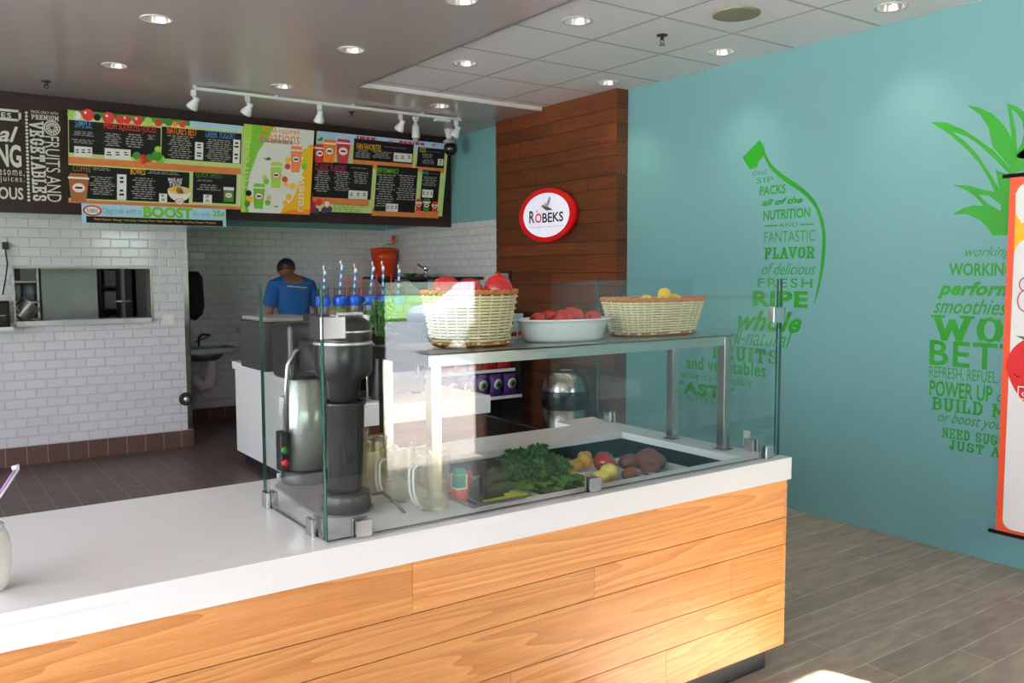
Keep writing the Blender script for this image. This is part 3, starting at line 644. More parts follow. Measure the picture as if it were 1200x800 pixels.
# ------------------------------------------------------------------ cold well: white pans and produce
PZ = .835
def pan(x0, x1, y0, y1, label):
    b = MB(); t = .006; zb_ = .765
    vs = [(x0, y0, PZ), (x1, y0, PZ), (x1, y1, PZ), (x0, y1, PZ), (x0+.02, y0+.02, PZ), (x1-.02, y0+.02, PZ), (x1-.02, y1-.02, PZ), (x0+.02, y1-.02, PZ), (x0+.032, y0+.032, zb_), (x1-.032, y0+.032, zb_), (x1-.032, y1-.032, zb_), (x0+.032, y1-.032, zb_)]
    fs = [(0, 1, 5, 4), (1, 2, 6, 5), (2, 3, 7, 6), (3, 0, 4, 7), (4, 5, 9, 8), (5, 6, 10, 9), (6, 7, 11, 10), (7, 4, 8, 11), (8, 9, 10, 11)]
    b.add(vs, fs, 'white_gloss'); o = b.build('food_pan'); mdf = o.modifiers.new('thickness', 'SOLIDIFY'); mdf.thickness = .005
    tag(o, label, 'food pan', 'white pans in the cold well')
pan(1.53, 1.74, 2.30, 2.70, 'white pan holding carrots and zucchini at the left of the well')
pan(1.752, 2.02, 2.29, 2.50, 'white front pan holding loose spinach leaves')
pan(1.752, 2.06, 2.512, 2.70, 'white pan under the heap of curly kale')
pan(2.032, 2.275, 2.29, 2.475, 'white front pan holding pale yellow potatoes')
pan(2.072, 2.29, 2.487, 2.70, 'white back pan holding ginger roots and a dark red apple')
pan(2.302, 2.50, 2.29, 2.62, 'white pan holding beets at the right of the well')
def taper(name, pts, radii, m, label, cat='vegetable', group=None, n=14):
    b = MB(); b.tube(pts, 1, m, n, radii=radii); return tag(b.build(name), label, cat, group)
def capsule(name, a, c, r, m, label, group=None, bend=.0, r0=.5):
    a = Vector(a); c = Vector(c); pts = []; ra = []
    for i in range(13):
        t = i/12; p = a.lerp(c, t)+Vector((0, 0, bend*math.sin(PI*t))); pts.append(p); e = min(t, 1-t)*12
        ra.append(r*(r0+(1-r0)*min(1, e/2.2)**.5) if 0 < i < 12 else r*r0*.7)
    return taper(name, pts, ra, m, label, group=group)
capsule('zucchini', (1.555, 2.445, .825), (1.765, 2.475, .83), .027, 'zucchini', 'front dark green zucchini beside the black divider', 'zucchini in the left pan', .01)
capsule('zucchini', (1.60, 2.485, .85), (1.78, 2.55, .86), .027, 'zucchini', 'rear dark green zucchini resting on the other one', 'zucchini in the left pan', .012)
taper('carrot', [(1.555, 2.55, .825), (1.62, 2.57, .83), (1.69, 2.59, .83)], [.024, .022, .010], 'carrot', 'low carrot at the left end of the well', group='carrots in the left pan')
taper('carrot', [(1.565, 2.57, .868), (1.62, 2.605, .868), (1.67, 2.63, .86)], [.025, .023, .018], 'carrot', 'upper carrot leaning toward the black divider', group='carrots in the left pan')
taper('carrot', [(1.56, 2.66, .82), (1.63, 2.67, .82), (1.71, 2.68, .82)], [.022, .020, .008], 'carrot', 'carrot at the back behind the zucchini', group='carrots in the left pan')
def stalk(a, c, label, r=.016):
    a = Vector(a); c = Vector(c); d = (c-a).normalized(); s_ = d.cross(Vector((0, 0, 1))).normalized(); u_ = s_.cross(d); prof = [(-1, .1), (-.6, -.55), (0, -.75), (.6, -.55), (1, .1), (.55, -.1), (0, -.28), (-.55, -.1)]
    b = MB(); b.prism([a+s_*x*r+u_*y*r for x, y in prof], c-a, 'celery'); return tag(b.build('celery_stick'), label, 'vegetable', 'celery sticks')
stalk((1.545, 2.335, .845), (1.735, 2.345, .842), 'long pale celery stick along the front of the well')
stalk((1.66, 2.375, .842), (1.73, 2.385, .842), 'short celery stick behind the long one')
def frill(mb, o, d, n, L, W, m, ruff, nu=7, nv=8, fold=.3):
    o = Vector(o); d = Vector(d).normalized(); s_ = d.cross(Vector(n)).normalized(); n = s_.cross(d); vs = []; fs = []; ph = random.uniform(0, 6)
    for i in range(nv+1):
        t = i/nv; ww = W*(math.sin(PI*min(1, t*.92+.06))**.7)
        for j in range(nu+1):
            q = j/nu*2-1; ed = abs(q)**1.6
            vs.append(o+d*(L*t+ruff*.5*ed*math.cos(t*22+ph))+s_*(ww*q*(1-.15*ed*math.sin(t*17+ph)))+n*(fold*ww*q*q-L*.35*t*t+ruff*ed*math.sin(t*26+ph+(2 if q > 0 else 0))))
    for i in range(nv):
        for j in range(nu): a = i*(nu+1)+j; fs.append((a, a+1, a+nu+2, a+nu+1))
    mb.add(vs, fs, m, True)
b = MB()
for k in range(150):
    a = random.uniform(0, 2*PI); rr = random.random()**.6; x = 1.935+.135*rr*math.cos(a); y = 2.60+.085*rr*math.sin(a); hz = .825+.095*(1-rr*rr)*random.uniform(.5, 1)
    frill(b, (x, y, hz), (math.cos(a)+random.uniform(-.6, .6), math.sin(a)+random.uniform(-.6, .6), random.uniform(-.1, .9)), (0, 0, 1), random.uniform(.045, .075), random.uniform(.022, .036), 'kale', .013, 8, 14)
for k in range(12):
    a = random.uniform(0, 2*PI); b.tube([(1.935+.04*math.cos(a), 2.6+.04*math.sin(a), .82), (1.935+.10*math.cos(a), 2.6+.09*math.sin(a), .86)], .004, 'kale_rib', 5)
tag(b.build('kale_heap'), 'heap of dark curly kale in the middle of the well', 'kale', kind='stuff')
b = MB()
for k in range(70):
    x = random.uniform(1.785, 1.99); y = random.uniform(2.325, 2.45); a = random.uniform(0, 2*PI)
    frill(b, (x, y, random.uniform(.82, .855)), (math.cos(a), math.sin(a), random.uniform(-.1, .5)), (random.uniform(-.4, .4), random.uniform(-.4, .4), 1), random.uniform(.05, .08), random.uniform(.016, .026), 'spinach', .004, 4, 6)
tag(b.build('spinach_leaves'), 'loose bright green spinach leaves in front of the kale', 'spinach', kind='stuff')
def knob(name, c, r, m, label, group, sx=1.3, sy=.8, sz=.7, lumps=4, rz=0, amp=.18):
    ph = random.uniform(0, 6); R = Matrix.Rotation(rz, 3, 'Z'); b = MB()
    b.ball(c, r, m, 24, sx, sy, sz, rot=R, fn=lambda p, t, a: p*(1+amp*math.sin(lumps*p.x/sx+ph)*math.cos(3*p.y/sy+ph)))
    return tag(b.build(name), label, 'vegetable', group)
knob('ginger_root', (2.125, 2.57, .845), .044, 'ginger', 'tan ginger root at the left of the back pan', 'ginger roots', 1.5, .6, .55, 6, .4)
knob('ginger_root', (2.20, 2.60, .855), .042, 'ginger', 'tan ginger root touching the dark red apple', 'ginger roots', 1.3, .7, .75, 6, 1.0)
apple((2.215, 2.50, .86), .046, 'large dark red apple in the back pan', m='red_apple', group=None, tilt=(.5, .5))
knob('potato', (2.095, 2.385, .84), .032, 'yellow_apple', 'left pale yellow potato in the front pan', 'pale yellow potatoes', 1.1, .9, .8, 2, 0, .05)
knob('potato', (2.15, 2.405, .85), .036, 'yellow_apple', 'right and larger pale yellow potato in the front pan', 'pale yellow potatoes', 1.15, .95, .9, 2, .5, .05)
for c, r, lb in (((2.395, 2.45, .855), .052, 'large rough brown beet, highest in the right pan'), ((2.335, 2.49, .845), .042, 'dark beet at the left behind the large one'), ((2.215, 2.355, .84), .032, 'small brown beet next to the yellow potatoes'), ((2.345, 2.38, .835), .038, 'brown beet at the front of the right pan'), ((2.465, 2.47, .835), .040, 'brown beet at the right side of the large one')):
    o = knob('beet', c, r, 'beet', lb, 'beets in the right pan', 1.15, 1, .9, 3, random.random(), .07)
cb = (1.487, 2.40)
root = thing('juice_carton', 'small carton in teal, cream and orange beside the front pitcher', 'carton', (cb[0], cb[1], .70))
b = MB(); b.box((cb[0]-.02, cb[1]-.02, .70), (cb[0]+.02, cb[1]+.02, .885), 'carton_red'); b.box((cb[0]-.02, cb[1]-.02, .885), (cb[0]+.02, cb[1]+.02, .935), 'carton_cream')
b.add([(cb[0]-.02, cb[1]-.02, .935), (cb[0]+.02, cb[1]-.02, .935), (cb[0]+.02, cb[1]+.02, .935), (cb[0]-.02, cb[1]+.02, .935), (cb[0]-.02, cb[1], .955), (cb[0]+.02, cb[1], .955)], [(0, 1, 5, 4), (2, 3, 4, 5), (1, 2, 5), (3, 0, 4)], 'carton_teal'); b.build('box', root)
b = MB(); b.box((cb[0]-.0212, cb[1]-.0212, .892), (cb[0]+.012, cb[1]+.012, .934), 'carton_teal'); b.build('label_band', root)

# ------------------------------------------------------------------ juicer, pitchers, cup on the counter
JX, JY = 1.095, 2.43
root = thing('juicer', 'dark commercial juicer with tall smoky pulp bin in the glass corner', 'juicer', (JX, 2.65, CT))
b = MB(); n = 18; pts = []
for i in range(n+1): a = PI+PI*i/n; pts.append((JX+.098*math.cos(a), JY+.078*math.sin(a)+.02))
for i in range(n+1): a = PI*i/n; pts.append((JX+.02+.098*math.cos(a), 2.82+.09*math.sin(a)))
b.prism([(x, y, CT) for x, y in pts], (0, 0, .008), 'smoke_tray'); b.build('drip_tray', root)
b = MB(); b.lathe((JX, JY, CT+.008), [(.074, 0), (.077, .006), (.077, .05), (.073, .058), (.06, .060)], 'smoke_plastic', 40); b.build('base', root)
b = MB(); b.lathe((JX, JY, CT+.068), [(.050, 0), (.0535, .01), (.0615, .262), (.066, .268), (.066, .276), (.058, .276), (.050, .02), (0, .02)], 'smoke_clear', 40); o = b.build('pulp_bin', root)
g = MB(); g.lathe((JX, JY, CT+.069), [(.052, .014), (.0585, .2), (0, .2)], 'smoke_plastic', 32); g.build('pulp', o)
b = MB(); b.lathe((JX, JY, 1.215), [(.040, -.008), (.046, .0), (.052, .055), (.082, .075), (.088, .09), (.088, .17), (.084, .178), (.086, .185), (.086, .23), (.06, .25), (0, .25)], 'juicer_shell', 44); b.build('cutter_housing', root)
b = MB(); b.lathe((JX, JY, 1.215), [(.0885, .168), (.0905, .172), (.0885, .176)], 'steel_bright', 44, cap=False); b.lathe((JX, JY, 1.215), [(.0865, .205), (.088, .208), (.0865, .211)], 'steel_bright', 44, cap=False); b.build('trim_ring', root)
b = MB(); b.tube([(JX+.05, JY-.03, 1.452), (JX+.05, JY-.03, 1.475), (JX-.04, JY-.05, 1.475), (JX-.04, JY-.05, 1.452)], .006, 'steel_bright', 8); b.build('lid_latch', root)
# motor body behind and arm joining it to the cutter
MX, MY = 1.145, 2.86
b = MB(); b.lathe((MX, MY, CT+.008), [(.088, 0), (.09, .01), (.09, .045), (.082, .05)], 'black_plastic', 36); b.build('motor_foot', root)
b = MB(); b.lathe((MX, MY, CT+.056), [(.081, 0), (.081, .20), (.078, .21), (.062, .31), (.055, .32)], 'juicer_steel', 44); b.build('motor_body', root)
b = MB(); b.box((MX-.088, MY-.085, 1.235), (MX+.075, MY+.09, 1.43), 'juicer_shell'); b.box((MX-.06, JY+.05, 1.27), (MX+.03, MY-.08, 1.38), 'juicer_shell'); b.build('drive_head', root, bevel=.02, seg=4)
b = MB(); b.box((MX-.112, MY-.05, CT+.06), (MX-.083, MY+.0, 1.06), 'black_plastic'); sw = b.build('switch_box', root, bevel=.004)
for z, m in ((1.0, 'button_green'), (.955, 'button_red')):
    b = MB(); b.cyl((MX-.099, MY-.047, z), (MX-.101, MY-.062, z), .012, m, 18); b.build('button', sw)
b = MB(); b.tube([(MX-.03, MY-.10, 1.36), (MX-.075, MY-.10, 1.335), (MX-.10, MY-.098, 1.29), (MX-.105, MY-.095, 1.22), (MX-.105, MY-.09, 1.07)], .0085, 'steel', 10); b.build('lever', root)
b = MB(); b.tube([(JX+.07, JY-.035, CT+.05), (JX+.10, JY-.05, CT+.055), (JX+.125, JY-.075, CT+.03), (JX+.135, JY-.10, CT+.012), (JX+.14, JY-.12, CT-.002)], .005, 'black_rubber', 10); b.build('cord', root)
b = MB(); b.lathe((JX+.005, JY+.02, 1.44), [(.034, 0), (.04, .05), (.043, .05), (.037, 0)], 'clear_plastic', 28); b.build('feed_tube', root)
# measuring pitchers
def pitcher(loc, label):
    root = thing('measuring_pitcher', label, 'pitcher', (0, 0, 0), 'clear measuring pitchers')
    b = MB(); nn = 36; vs = []; fs = []
    prof = [(0, .004, 0), (.047, .0035, 0), (.050, .008, 0), (.057, .15, 0), (.059, .172, .25), (.062, .183, 1), (.060, .183, 1), (.0565, .172, .25), (.055, .15, 0), (.048, .010, 0), (0, .008, 0)]
    for r, z, lip in prof:
        for i in range(nn):
            a = 2*PI*i/nn; e = max(0, math.cos(a))**10*lip*.018; vs.append((r*math.cos(a)+e, r*math.sin(a), z+e*.3))
    for j in range(len(prof)-1):
        for i in range(nn): fs.append((j*nn+i, j*nn+(i+1) % nn, (j+1)*nn+(i+1) % nn, (j+1)*nn+i))
    b.add(vs, fs, 'clear_plastic', True); b.build('body', root, merge=True)
    b = MB(); pth = [(-.056, 0, .145), (-.075, 0, .150), (-.089, 0, .140), (-.092, 0, .115), (-.090, 0, .075), (-.078, 0, .04), (-.052, 0, .018)]
    for s in (-.008, .008): b.tube([(x, s, z) for x, y, z in pth], .0042, 'handle_plastic', 8)
    b.build('handle', root)
    b = MB()
    for k in range(11):
        z = .03+k*.0115; r = .0505+.0085*(z/.17); a = -1.1; h2 = .012 if k % 2 else .02
        b.add([((r)*math.cos(a+q), (r)*math.sin(a+q), z+zz) for q, zz in ((0, 0), (h2*14, 0), (h2*14, .001), (0, .001))], [(0, 1, 2, 3)], 'print_grey')
    b.build('scale_marks', root)
    root.location = loc; root.rotation_euler = (0, 0, .3); return root
p0 = pitcher((1.328, 2.305, CT), 'front measuring pitcher, nearest the glass and the carton')
dup(p0, (1.285, 2.45, CT), 'second measuring pitcher, just behind the front one', .35)
dup(p0, (1.262, 2.60, CT), 'third measuring pitcher, behind the second', .5)
dup(p0, (1.265, 2.755, CT), 'rearmost measuring pitcher, next to the juicer with a celery stick', .4)
stalk((1.275, 2.75, CT+.02), (1.222, 2.765, CT+.235), 'yellow green celery stick standing in the rearmost pitcher', .014)
# cup at the left edge of the picture
ccp = at(-24, 692, 'Z', CT); ccx, ccy = ccp.x, ccp.y
root = thing('drinking_cup', 'white foam cup with straw at the near left of the counter', 'cup', (ccx, ccy, CT))
b = MB(); b.lathe((ccx, ccy, CT), [(.050, 0), (.058, .008), (.066, .05), (.069, .09), (.066, .12), (.058, .14), (.052, .145)], 'foam_white', 40); b.build('cup_body', root)
b = MB(); b.lathe((ccx, ccy, CT+.145), [(.055, 0), (.056, .006), (.045, .012), (.012, .014), (0, .014)], 'white_gloss', 32); b.build('lid', root)
b = MB(); st = at(0, 580, 'Y', 2.3); en = at(22, 547, 'Y', 2.3); d = (en-st)
b.tube([st-d*1.1, st, en-d*.05], .0048, 'stick_white', 10); b.tube([en-d*.06, en+Vector((0, 0, .002)), en+Vector((-.014, -.002, -.001))], .0052, 'stick_white', 10)
o = b.build('straw', root); b = MB(); b.tube([st-d*1.0+Vector((-.003, -.0035, .002)), en-d*.12+Vector((-.003, -.0035, .002))], .003, 'straw_purple', 6); b.build('stripe', o)

# ------------------------------------------------------------------ behind the counter: service line with wood front
BZ, BYF = .90, 4.08
bxr = at(575, 463, 'Z', BZ)[0]
root = thing('back_counter', 'white topped back counter with brown plank front behind the pitchers', 'counter', (2.3, 4.4, 0))
b = MB(); b.box((1.75, BYF, BZ-.10), (bxr, 4.78, BZ), 'white_stone'); b.build('countertop', root, bevel=.003)
b = MB(); planks(b, 'X', 1.75, bxr-.012, BYF+.02, .02, .1, BZ-.10, 'cherry_x', first=.2, joint=2); b.build('plank_front', root)
b = MB(); b.box((1.76, BYF+.04, .1), (bxr-.012, 4.76, BZ-.10), 'white_paint'); b.box((1.80, BYF+.08, 0), (bxr-.03, 4.70, .1), 'black_rubber'); b.build('carcass', root)
root = thing('gate_panel', 'low black panel with bolts beside the brown plank counter', 'panel', (bxr+.06, 3.9, 0))
b = MB(); b.box((bxr+.075, 3.52, .06), (bxr+.115, 4.30, .75), 'black_gloss'); b.build('panel', root, bevel=.004)
b = MB()
for z in (.70, .60): b.cyl((bxr+.076, 4.26, z), (bxr+.070, 4.26, z), .008, 'steel_bright', 12)
b.build('bolt', root)
b = MB(); b.box((bxr+.07, 3.54, 0), (bxr+.12, 3.60, .06), 'black_plastic'); b.box((bxr+.07, 4.22, 0), (bxr+.12, 4.28, .06), 'black_plastic'); b.build('foot', root)
# black cabinet with topping jars and tall stirrers
kz = at(415, 368, 'Y', 4.5)[2]; kx0, kx1 = at(374, 375, 'Y', 4.5)[0], at(486, 375, 'Y', 4.5)[0]
root = thing('black_cabinet', 'black countertop cabinet under the blue banded jars', 'cabinet', ((kx0+kx1)/2, 4.5, BZ))
b = MB(); b.box((kx0, 4.38, BZ+.012), (kx1, 4.74, kz), 'black_plastic'); b.build('cabinet_body', root, bevel=.006)
b = MB(); b.box((kx0+.02, 4.374, BZ+.05), (kx1-.02, 4.381, kz-.05), 'black_gloss'); o = b.build('door', root); b = MB(); b.tube([(kx1-.06, 4.372, 1.0), (kx1-.06, 4.355, 1.01), (kx1-.06, 4.355, 1.14), (kx1-.06, 4.372, 1.15)], .006, 'steel', 8); b.build('handle', o)
b = MB(); b.box((kx0+.02, 4.40, BZ), (kx0+.06, 4.72, BZ+.012), 'black_rubber'); b.box((kx1-.06, 4.40, BZ), (kx1-.02, 4.72, BZ+.012), 'black_rubber'); b.build('foot', root)
ordn = ['leftmost', 'second', 'third', 'fourth', 'fifth', 'rightmost']
liq = ['liquid_lilac', 'liquid_green', 'liquid_lilac', 'liquid_lilac', 'liquid_green', 'liquid_lilac']
for k, x in enumerate((379, 398.5, 415.5, 433, 450, 467)):
    p = at(x, 360, 'Y', 4.5); X0 = p[0]
    root = thing('topping_jar', ordn[k]+' blue banded clear jar on the black cabinet'+(' from the left' if 0 < k < 5 else ''), 'jar', (X0, 4.5, kz), 'blue banded jars')
    b = MB(); b.lathe((X0, 4.5, kz), [(.028, .001), (.034, .15), (.037, .152), (.033, .152), (.027, .006), (0, .006)], 'jar_plastic', 28); b.build('jar_body', root)
    b = MB(); b.lathe((X0, 4.5, kz), [(.0325, .05), (.0405, .06), (.041, .095), (.0335, .105), (.0325, .05)], 'blue_plastic', 28, cap=False); b.build('band', root)
    b = MB(); b.lathe((X0, 4.5, kz), [(.026, .008), (.0285, .06), (0, .06)], liq[k], 20); b.build('contents', root)
    top = at(x+(2, 2.5, 1.5, 5, -1, 1)[k], (318, 311, 315, 313, 312, 316)[k], 'Y', 4.5)
    bt = Vector((X0-.006, 4.5, kz+.065)); b = MB(); N = 9
    for q in range(N): b.tube([bt.lerp(top, q/N), bt.lerp(top, (q+1)/N)], .0062 if q < N-1 else .008, 'stick_blue' if q % 2 else 'stick_white', 8)
    b.tube([top, top+Vector((-.01, 0, .018)), top+Vector((-.006, 0, .03))], .004, 'stick_white', 6)
    tag(b.build('stirrer'), 'blue and white striped stirrer standing in the '+ordn[k]+' blue banded jar', 'stirrer', 'striped stirrers')
for k, (x, yt) in enumerate(((407, 326), (424, 326), (441, 322), (458, 321))):
    p = at(x, 350, 'Y', 4.56); tp = at(x+.5, yt, 'Y', 4.56); b = MB(); b.tube([(p[0], 4.56, kz), tp], .005, 'stick_red', 8); b.tube([tp-Vector((0, 0, .012)), tp], .0075, 'stick_red', 8)
    tag(b.build('stick'), ['leftmost red stick between the second and third jars', 'second red stick, between the third and fourth jars', 'third red stick, between the fourth and fifth jars', 'rightmost red stick, just before the last jar'][k], 'stick', 'red sticks behind the jars')
# hand-cranked steel press and dark green herbs
pc = at(426, 447, 'Y', 4.2); root = thing('hand_press', 'small steel hand press with upright tube and white pusher', 'press', (pc[0], 4.2, BZ))
pz = lambda y: at(426, y, 'Y', 4.2)[2]; X0 = pc[0]
b = MB(); b.cyl((X0, 4.2, pz(409)), (X0, 4.2, pz(385)), .024, 'steel', 24); b.lathe((X0, 4.2, pz(386)), [(.024, 0), (.032, .012), (.029, .012), (.022, 0)], 'steel', 24); b.build('feed_tube', root)
b = MB(); b.cyl((X0+.012, 4.2, pz(386)), (X0+.022, 4.2, pz(369)), .018, 'foam_white', 18, r2=.021); b.build('pusher', root)
b = MB(); b.cyl((X0-.095, 4.19, pz(410)), (X0+.05, 4.2, pz(409)), .013, 'steel_bright', 16); b.cyl((X0+.0, 4.2, pz(416)), (X0, 4.2, pz(404)), .030, 'steel', 20); b.build('barrel', root)
b = MB(); b.cyl((X0+.05, 4.2, pz(409)), (X0+.085, 4.2, pz(409)), .004, 'steel_bright', 8); b.obox((X0+.06, 4.2, pz(409)), (.004, 0, 0), (0, .006, 0), (0, 0, .028), 'steel_bright'); b.build('wing_nut', root)
b = MB(); b.tube([(X0+.02, 4.2, pz(414)), (X0+.022, 4.2, BZ+.01)], .006, 'steel', 8); b.tube([(X0-.02, 4.22, pz(414)), (X0-.022, 4.22, BZ+.01)], .006, 'steel', 8); b.build('leg', root)
b = MB(); b.box((X0-.04, 4.14, BZ), (X0+.10, 4.27, BZ+.012), 'foam_white'); b.build('base_plate', root, bevel=.003)
hp = at(441, 372, 'Y', 4.25); root = thing('herb_bunch', 'dark green leafy herbs hanging at the front of the black cabinet', 'herbs', hp)
b = MB()
for k in range(95):
    f = random.random(); a = random.uniform(0, 2*PI); rr = .055*random.random()**.5+.01
    o = hp+Vector((rr*math.cos(a)+.02, rr*math.sin(a)*.6, .10-.20*f)); frill(b, o, (math.cos(a), math.sin(a)-.3, random.uniform(-.8, .4)), (0, 0, 1), random.uniform(.03, .055), random.uniform(.012, .02), 'kale', .004, 4, 5)
b.build('leaves', root)
b = MB()
for k in range(9): a = k*.7; b.tube([hp+Vector((.02+.02*math.cos(a), .02*math.sin(a), -.13)), hp+Vector((.02+.04*math.cos(a), .03*math.sin(a), .10))], .003, 'kale_rib', 5)
b.build('stems', root)
root = thing('herb_vase', 'small black vase holding the dark green herbs', 'vase', (hp[0]+.02, hp[1], BZ))
b = MB(); b.lathe((hp[0]+.02, hp[1], BZ), [(.05, 0), (.052, .01), (.035, .2), (.038, hp[2]-.10-BZ), (.034, hp[2]-.10-BZ), (.03, .2), (0, .15)], 'black_plastic', 28); b.build('vase_body', root)

# ------------------------------------------------------------------ rear work table at the left, appliance, trays
root = thing('work_table', 'white rear work table standing left behind the glass guard', 'table', (2.8, 6.8, 0))
tx = 2.30
b = MB(); b.box((tx-.02, 6.0, .80), (3.22, 7.32, .865), 'white_stone'); b.build('tabletop', root, bevel=.004)
b = MB(); b.box((tx, 6.03, .10), (3.19, 7.30, .80), 'white_paint'); b.box((tx+.05, 6.08, 0), (3.15, 7.24, .10), 'black_rubber'); b.build('carcass', root)
root = thing('black_appliance', 'black appliance with grey lid and steel handle in front of the worker', 'appliance', (2.75, 6.55, .865))
b = MB(); az = at(330, 372, 'Y', 6.3)[2]; ax0, ax1 = at(309, 380, 'Y', 6.3)[0], at(372, 380, 'Y', 6.3)[0]
b.box((ax0, 6.3, .865), (ax1, 6.85, az-.03), 'black_plastic'); b.build('housing', root, bevel=.01)
b = MB(); b.box((ax0+.02, 6.29, az-.03), (ax1-.01, 6.86, az), 'box_grey'); b.build('lid', root, bevel=.008)
b = MB(); q = at(340, 392, 'Y', 6.29); b.tube([(q[0], 6.30, q[2]+.05), (q[0]+.03, 6.26, q[2]+.05), (q[0]+.03, 6.26, q[2]-.10), (q[0], 6.30, q[2]-.10)], .008, 'steel', 8); b.build('handle', root)
b = MB()
for k in range(10): b.box((ax0+.12, 6.297, .98+k*.022), (ax0+.127, 6.302, .99+k*.022), 'box_grey')
b.build('vent_holes', root)
root = thing('sink_tray', 'dark sloping tray on the white work table left of the glass', 'tray', (2.42, 7.15, .865))
q0 = at(280, 388, 'Y', 7.2); q1 = at(308, 402, 'Y', 7.0)
b = MB(); b.obox((q0+q1)/2+Vector((.03, 0, 0)), ((q1-q0)/2)*1.1, (0, .13, 0), (0, 0, .018), 'black_plastic'); b.build('tray_body', root, bevel=.006)
b = MB()
for x in (2.40, 2.58): b.tube([(x, 7.1, .865), (x, 7.1, (q0.z+q1.z)/2-.02)], .018, 'black_plastic', 10)
b.build('leg', root)
b = MB(); p = (q0+q1)/2; b.lathe((p.x+.05, 7.1, p.z+.022), [(.04, .0), (.05, .08), (.046, .08), (.036, .01), (0, .01)], 'jar_plastic', 24)
tag(b.build('plastic_tub'), 'clear plastic tub on the dark tray behind the glass edge', 'tub')

# hand sink, hanging black cloth
sz = .83; root = thing('hand_sink', 'steel hand sink with wrapped white drain pipe on the back wall', 'sink', (2.6, 9.3, sz))
sxl, sxr = 2.30, at(278, 406, 'Y', 9.15)[0]
b = MB()
for a, c in (((sxl, 9.06, sz-.055), (sxr, 9.12, sz)), ((sxl, 9.43, sz-.055), (sxr, 9.498, sz)), ((sxl, 9.12, sz-.055), (sxl+.08, 9.43, sz)), ((sxr-.08, 9.12, sz-.055), (sxr, 9.43, sz))): b.box(a, c, 'steel_dull')
b.build('rim', root, bevel=.003)
b = MB(); b.lathe(((sxl+sxr)/2, 9.28, sz-.01), [(.20, 0), (.19, -.09), (.13, -.13), (0, -.135)], 'steel_dull', 32, sy=.7); b.build('bowl', root)
b = MB(); fx = at(234, 400, 'Y', 9.42)[0]; b.tube([(fx, 9.45, sz), (fx, 9.45, sz+.09), (fx+.03, 9.42, sz+.13), (fx+.09, 9.34, sz+.12)], .012, 'black_plastic', 10); b.tube([(fx-.04, 9.45, sz+.05), (fx+.10, 9.43, sz+.10)], .007, 'black_plastic', 8); b.build('faucet', root)
b = MB(); m_ = (sxl+sxr)/2+.03; b.tube([(m_+.03, 9.28, sz-.13), (m_+.03, 9.28, sz-.30), (m_+.01, 9.28, sz-.40), (m_-.05, 9.30, sz-.42), (m_-.10, 9.34, sz-.36), (m_-.16, 9.40, sz-.30), (m_-.24, 9.42, sz-.30)], .052, 'wrap_white', 14, radii=[.05, .055, .06, .062, .058, .055, .05]); b.build('drain_pipe', root)
c0 = at(224, 345, 'Y', 9.42); root = thing('hanging_apron', 'black cloth hanging on the back wall beside the tiled partition', 'apron', (c0[0], 9.46, 1.7))
b = MB(); g0 = []; zt_ = at(226, 318, 'Y', 9.42)[2]; zb_ = at(230, 374, 'Y', 9.42)[2]; xr_ = [at(x, y, 'Y', 9.42)[0] for x, y in ((228, 318), (232, 325), (233.5, 345), (236, 360), (236.5, 368), (231, 373))]
zz = [at(230, y, 'Y', 9.42)[2] for y in (318, 325, 345, 360, 368, 373)]
vs = []; fs = []; nx = 8
for i, (x, z) in enumerate(zip(xr_, zz)):
    for j in range(nx+1): t = j/nx; vs.append((2.25+(x-2.25)*t, 9.40+.03*math.cos(j*1.9+i*.3)-.05*math.sin(PI*min(1, i/4)), z))
for i in range(len(zz)-1):
    for j in range(nx): k = i*(nx+1)+j; fs.append((k, k+1, k+nx+2, k+nx+1))
b.add(vs, fs, 'cloth_black', True); o = b.build('cloth', root); md = o.modifiers.new('t', 'SOLIDIFY'); md.thickness = .05; md.offset = -1
b = MB(); b.tube([(2.40, 9.5, zz[0]+.0), (2.40, 9.42, zz[0]+.0), (2.40, 9.40, zz[0]+.02)], .008, 'steel', 8); b.build('hook', root)

# partition fittings
y = YP
b = MB(); gz0, gz1 = .16, at(219, 306, 'Y', YP)[2]; b.box((PX1-.045, y-.004, gz0), (PX1+.004, y-.0005, gz1), 'steel_brushed'); b.box((PX1+.0005, y-.004, gz0), (PX1+.004, y+.10, gz1), 'steel_brushed')
tag(b.build('corner_guard'), 'tall steel corner guard on the end of the tiled partition', 'corner guard')
p = at(217, 467, 'Y', y); root = thing('wall_bumper', 'round black bumper with steel centre low on the partition edge', 'bumper', (p[0], y, p[2]))
b = MB(); b.lathe((p[0], y-.006, p[2]), [(.05, 0), (.062, .015), (.058, .035), (.03, .04), (.025, .035)], 'black_rubber', 32, axis=(0, -1, 0)); b.build('ring', root)
b = MB(); b.lathe((p[0], y-.036, p[2]), [(.026, 0), (.024, .012), (0, .018)], 'steel_bright', 24, axis=(0, -1, 0)); b.build('cap', root)
PW = Plane((0, YP, 0), (1, 0, 0), (0, 0, 1))
def outlet(pl, a, c, label, two=True):
    root = thing('wall_outlet', label, 'outlet', pl.P(*pl.px(*a)), None)
    b = MB(); rect(b, pl, a, c, 'white_paint', .0005, .005); b.build('plate', root, bevel=.0015)
    u0, v0 = pl.px(*a); u1, v1 = pl.px(*c); um = (u0+u1)/2; b = MB()
    for q in (.3, .7):
        v = v0+(v1-v0)*q; b.prism([pl.P(um-.014, v-.016, .0056), pl.P(um+.014, v-.016, .0056), pl.P(um+.014, v+.016, .0056), pl.P(um-.014, v+.016, .0056)], pl.n*.0015, 'foam_white')
    b.build('socket', root)
outlet(PW, (191, 381), (204, 367.5), 'white outlet plate on the tiles right of the pass-through')
outlet(PW, (5.5, 327), (10.5, 317), 'white outlet plate at the far left above the black machine')
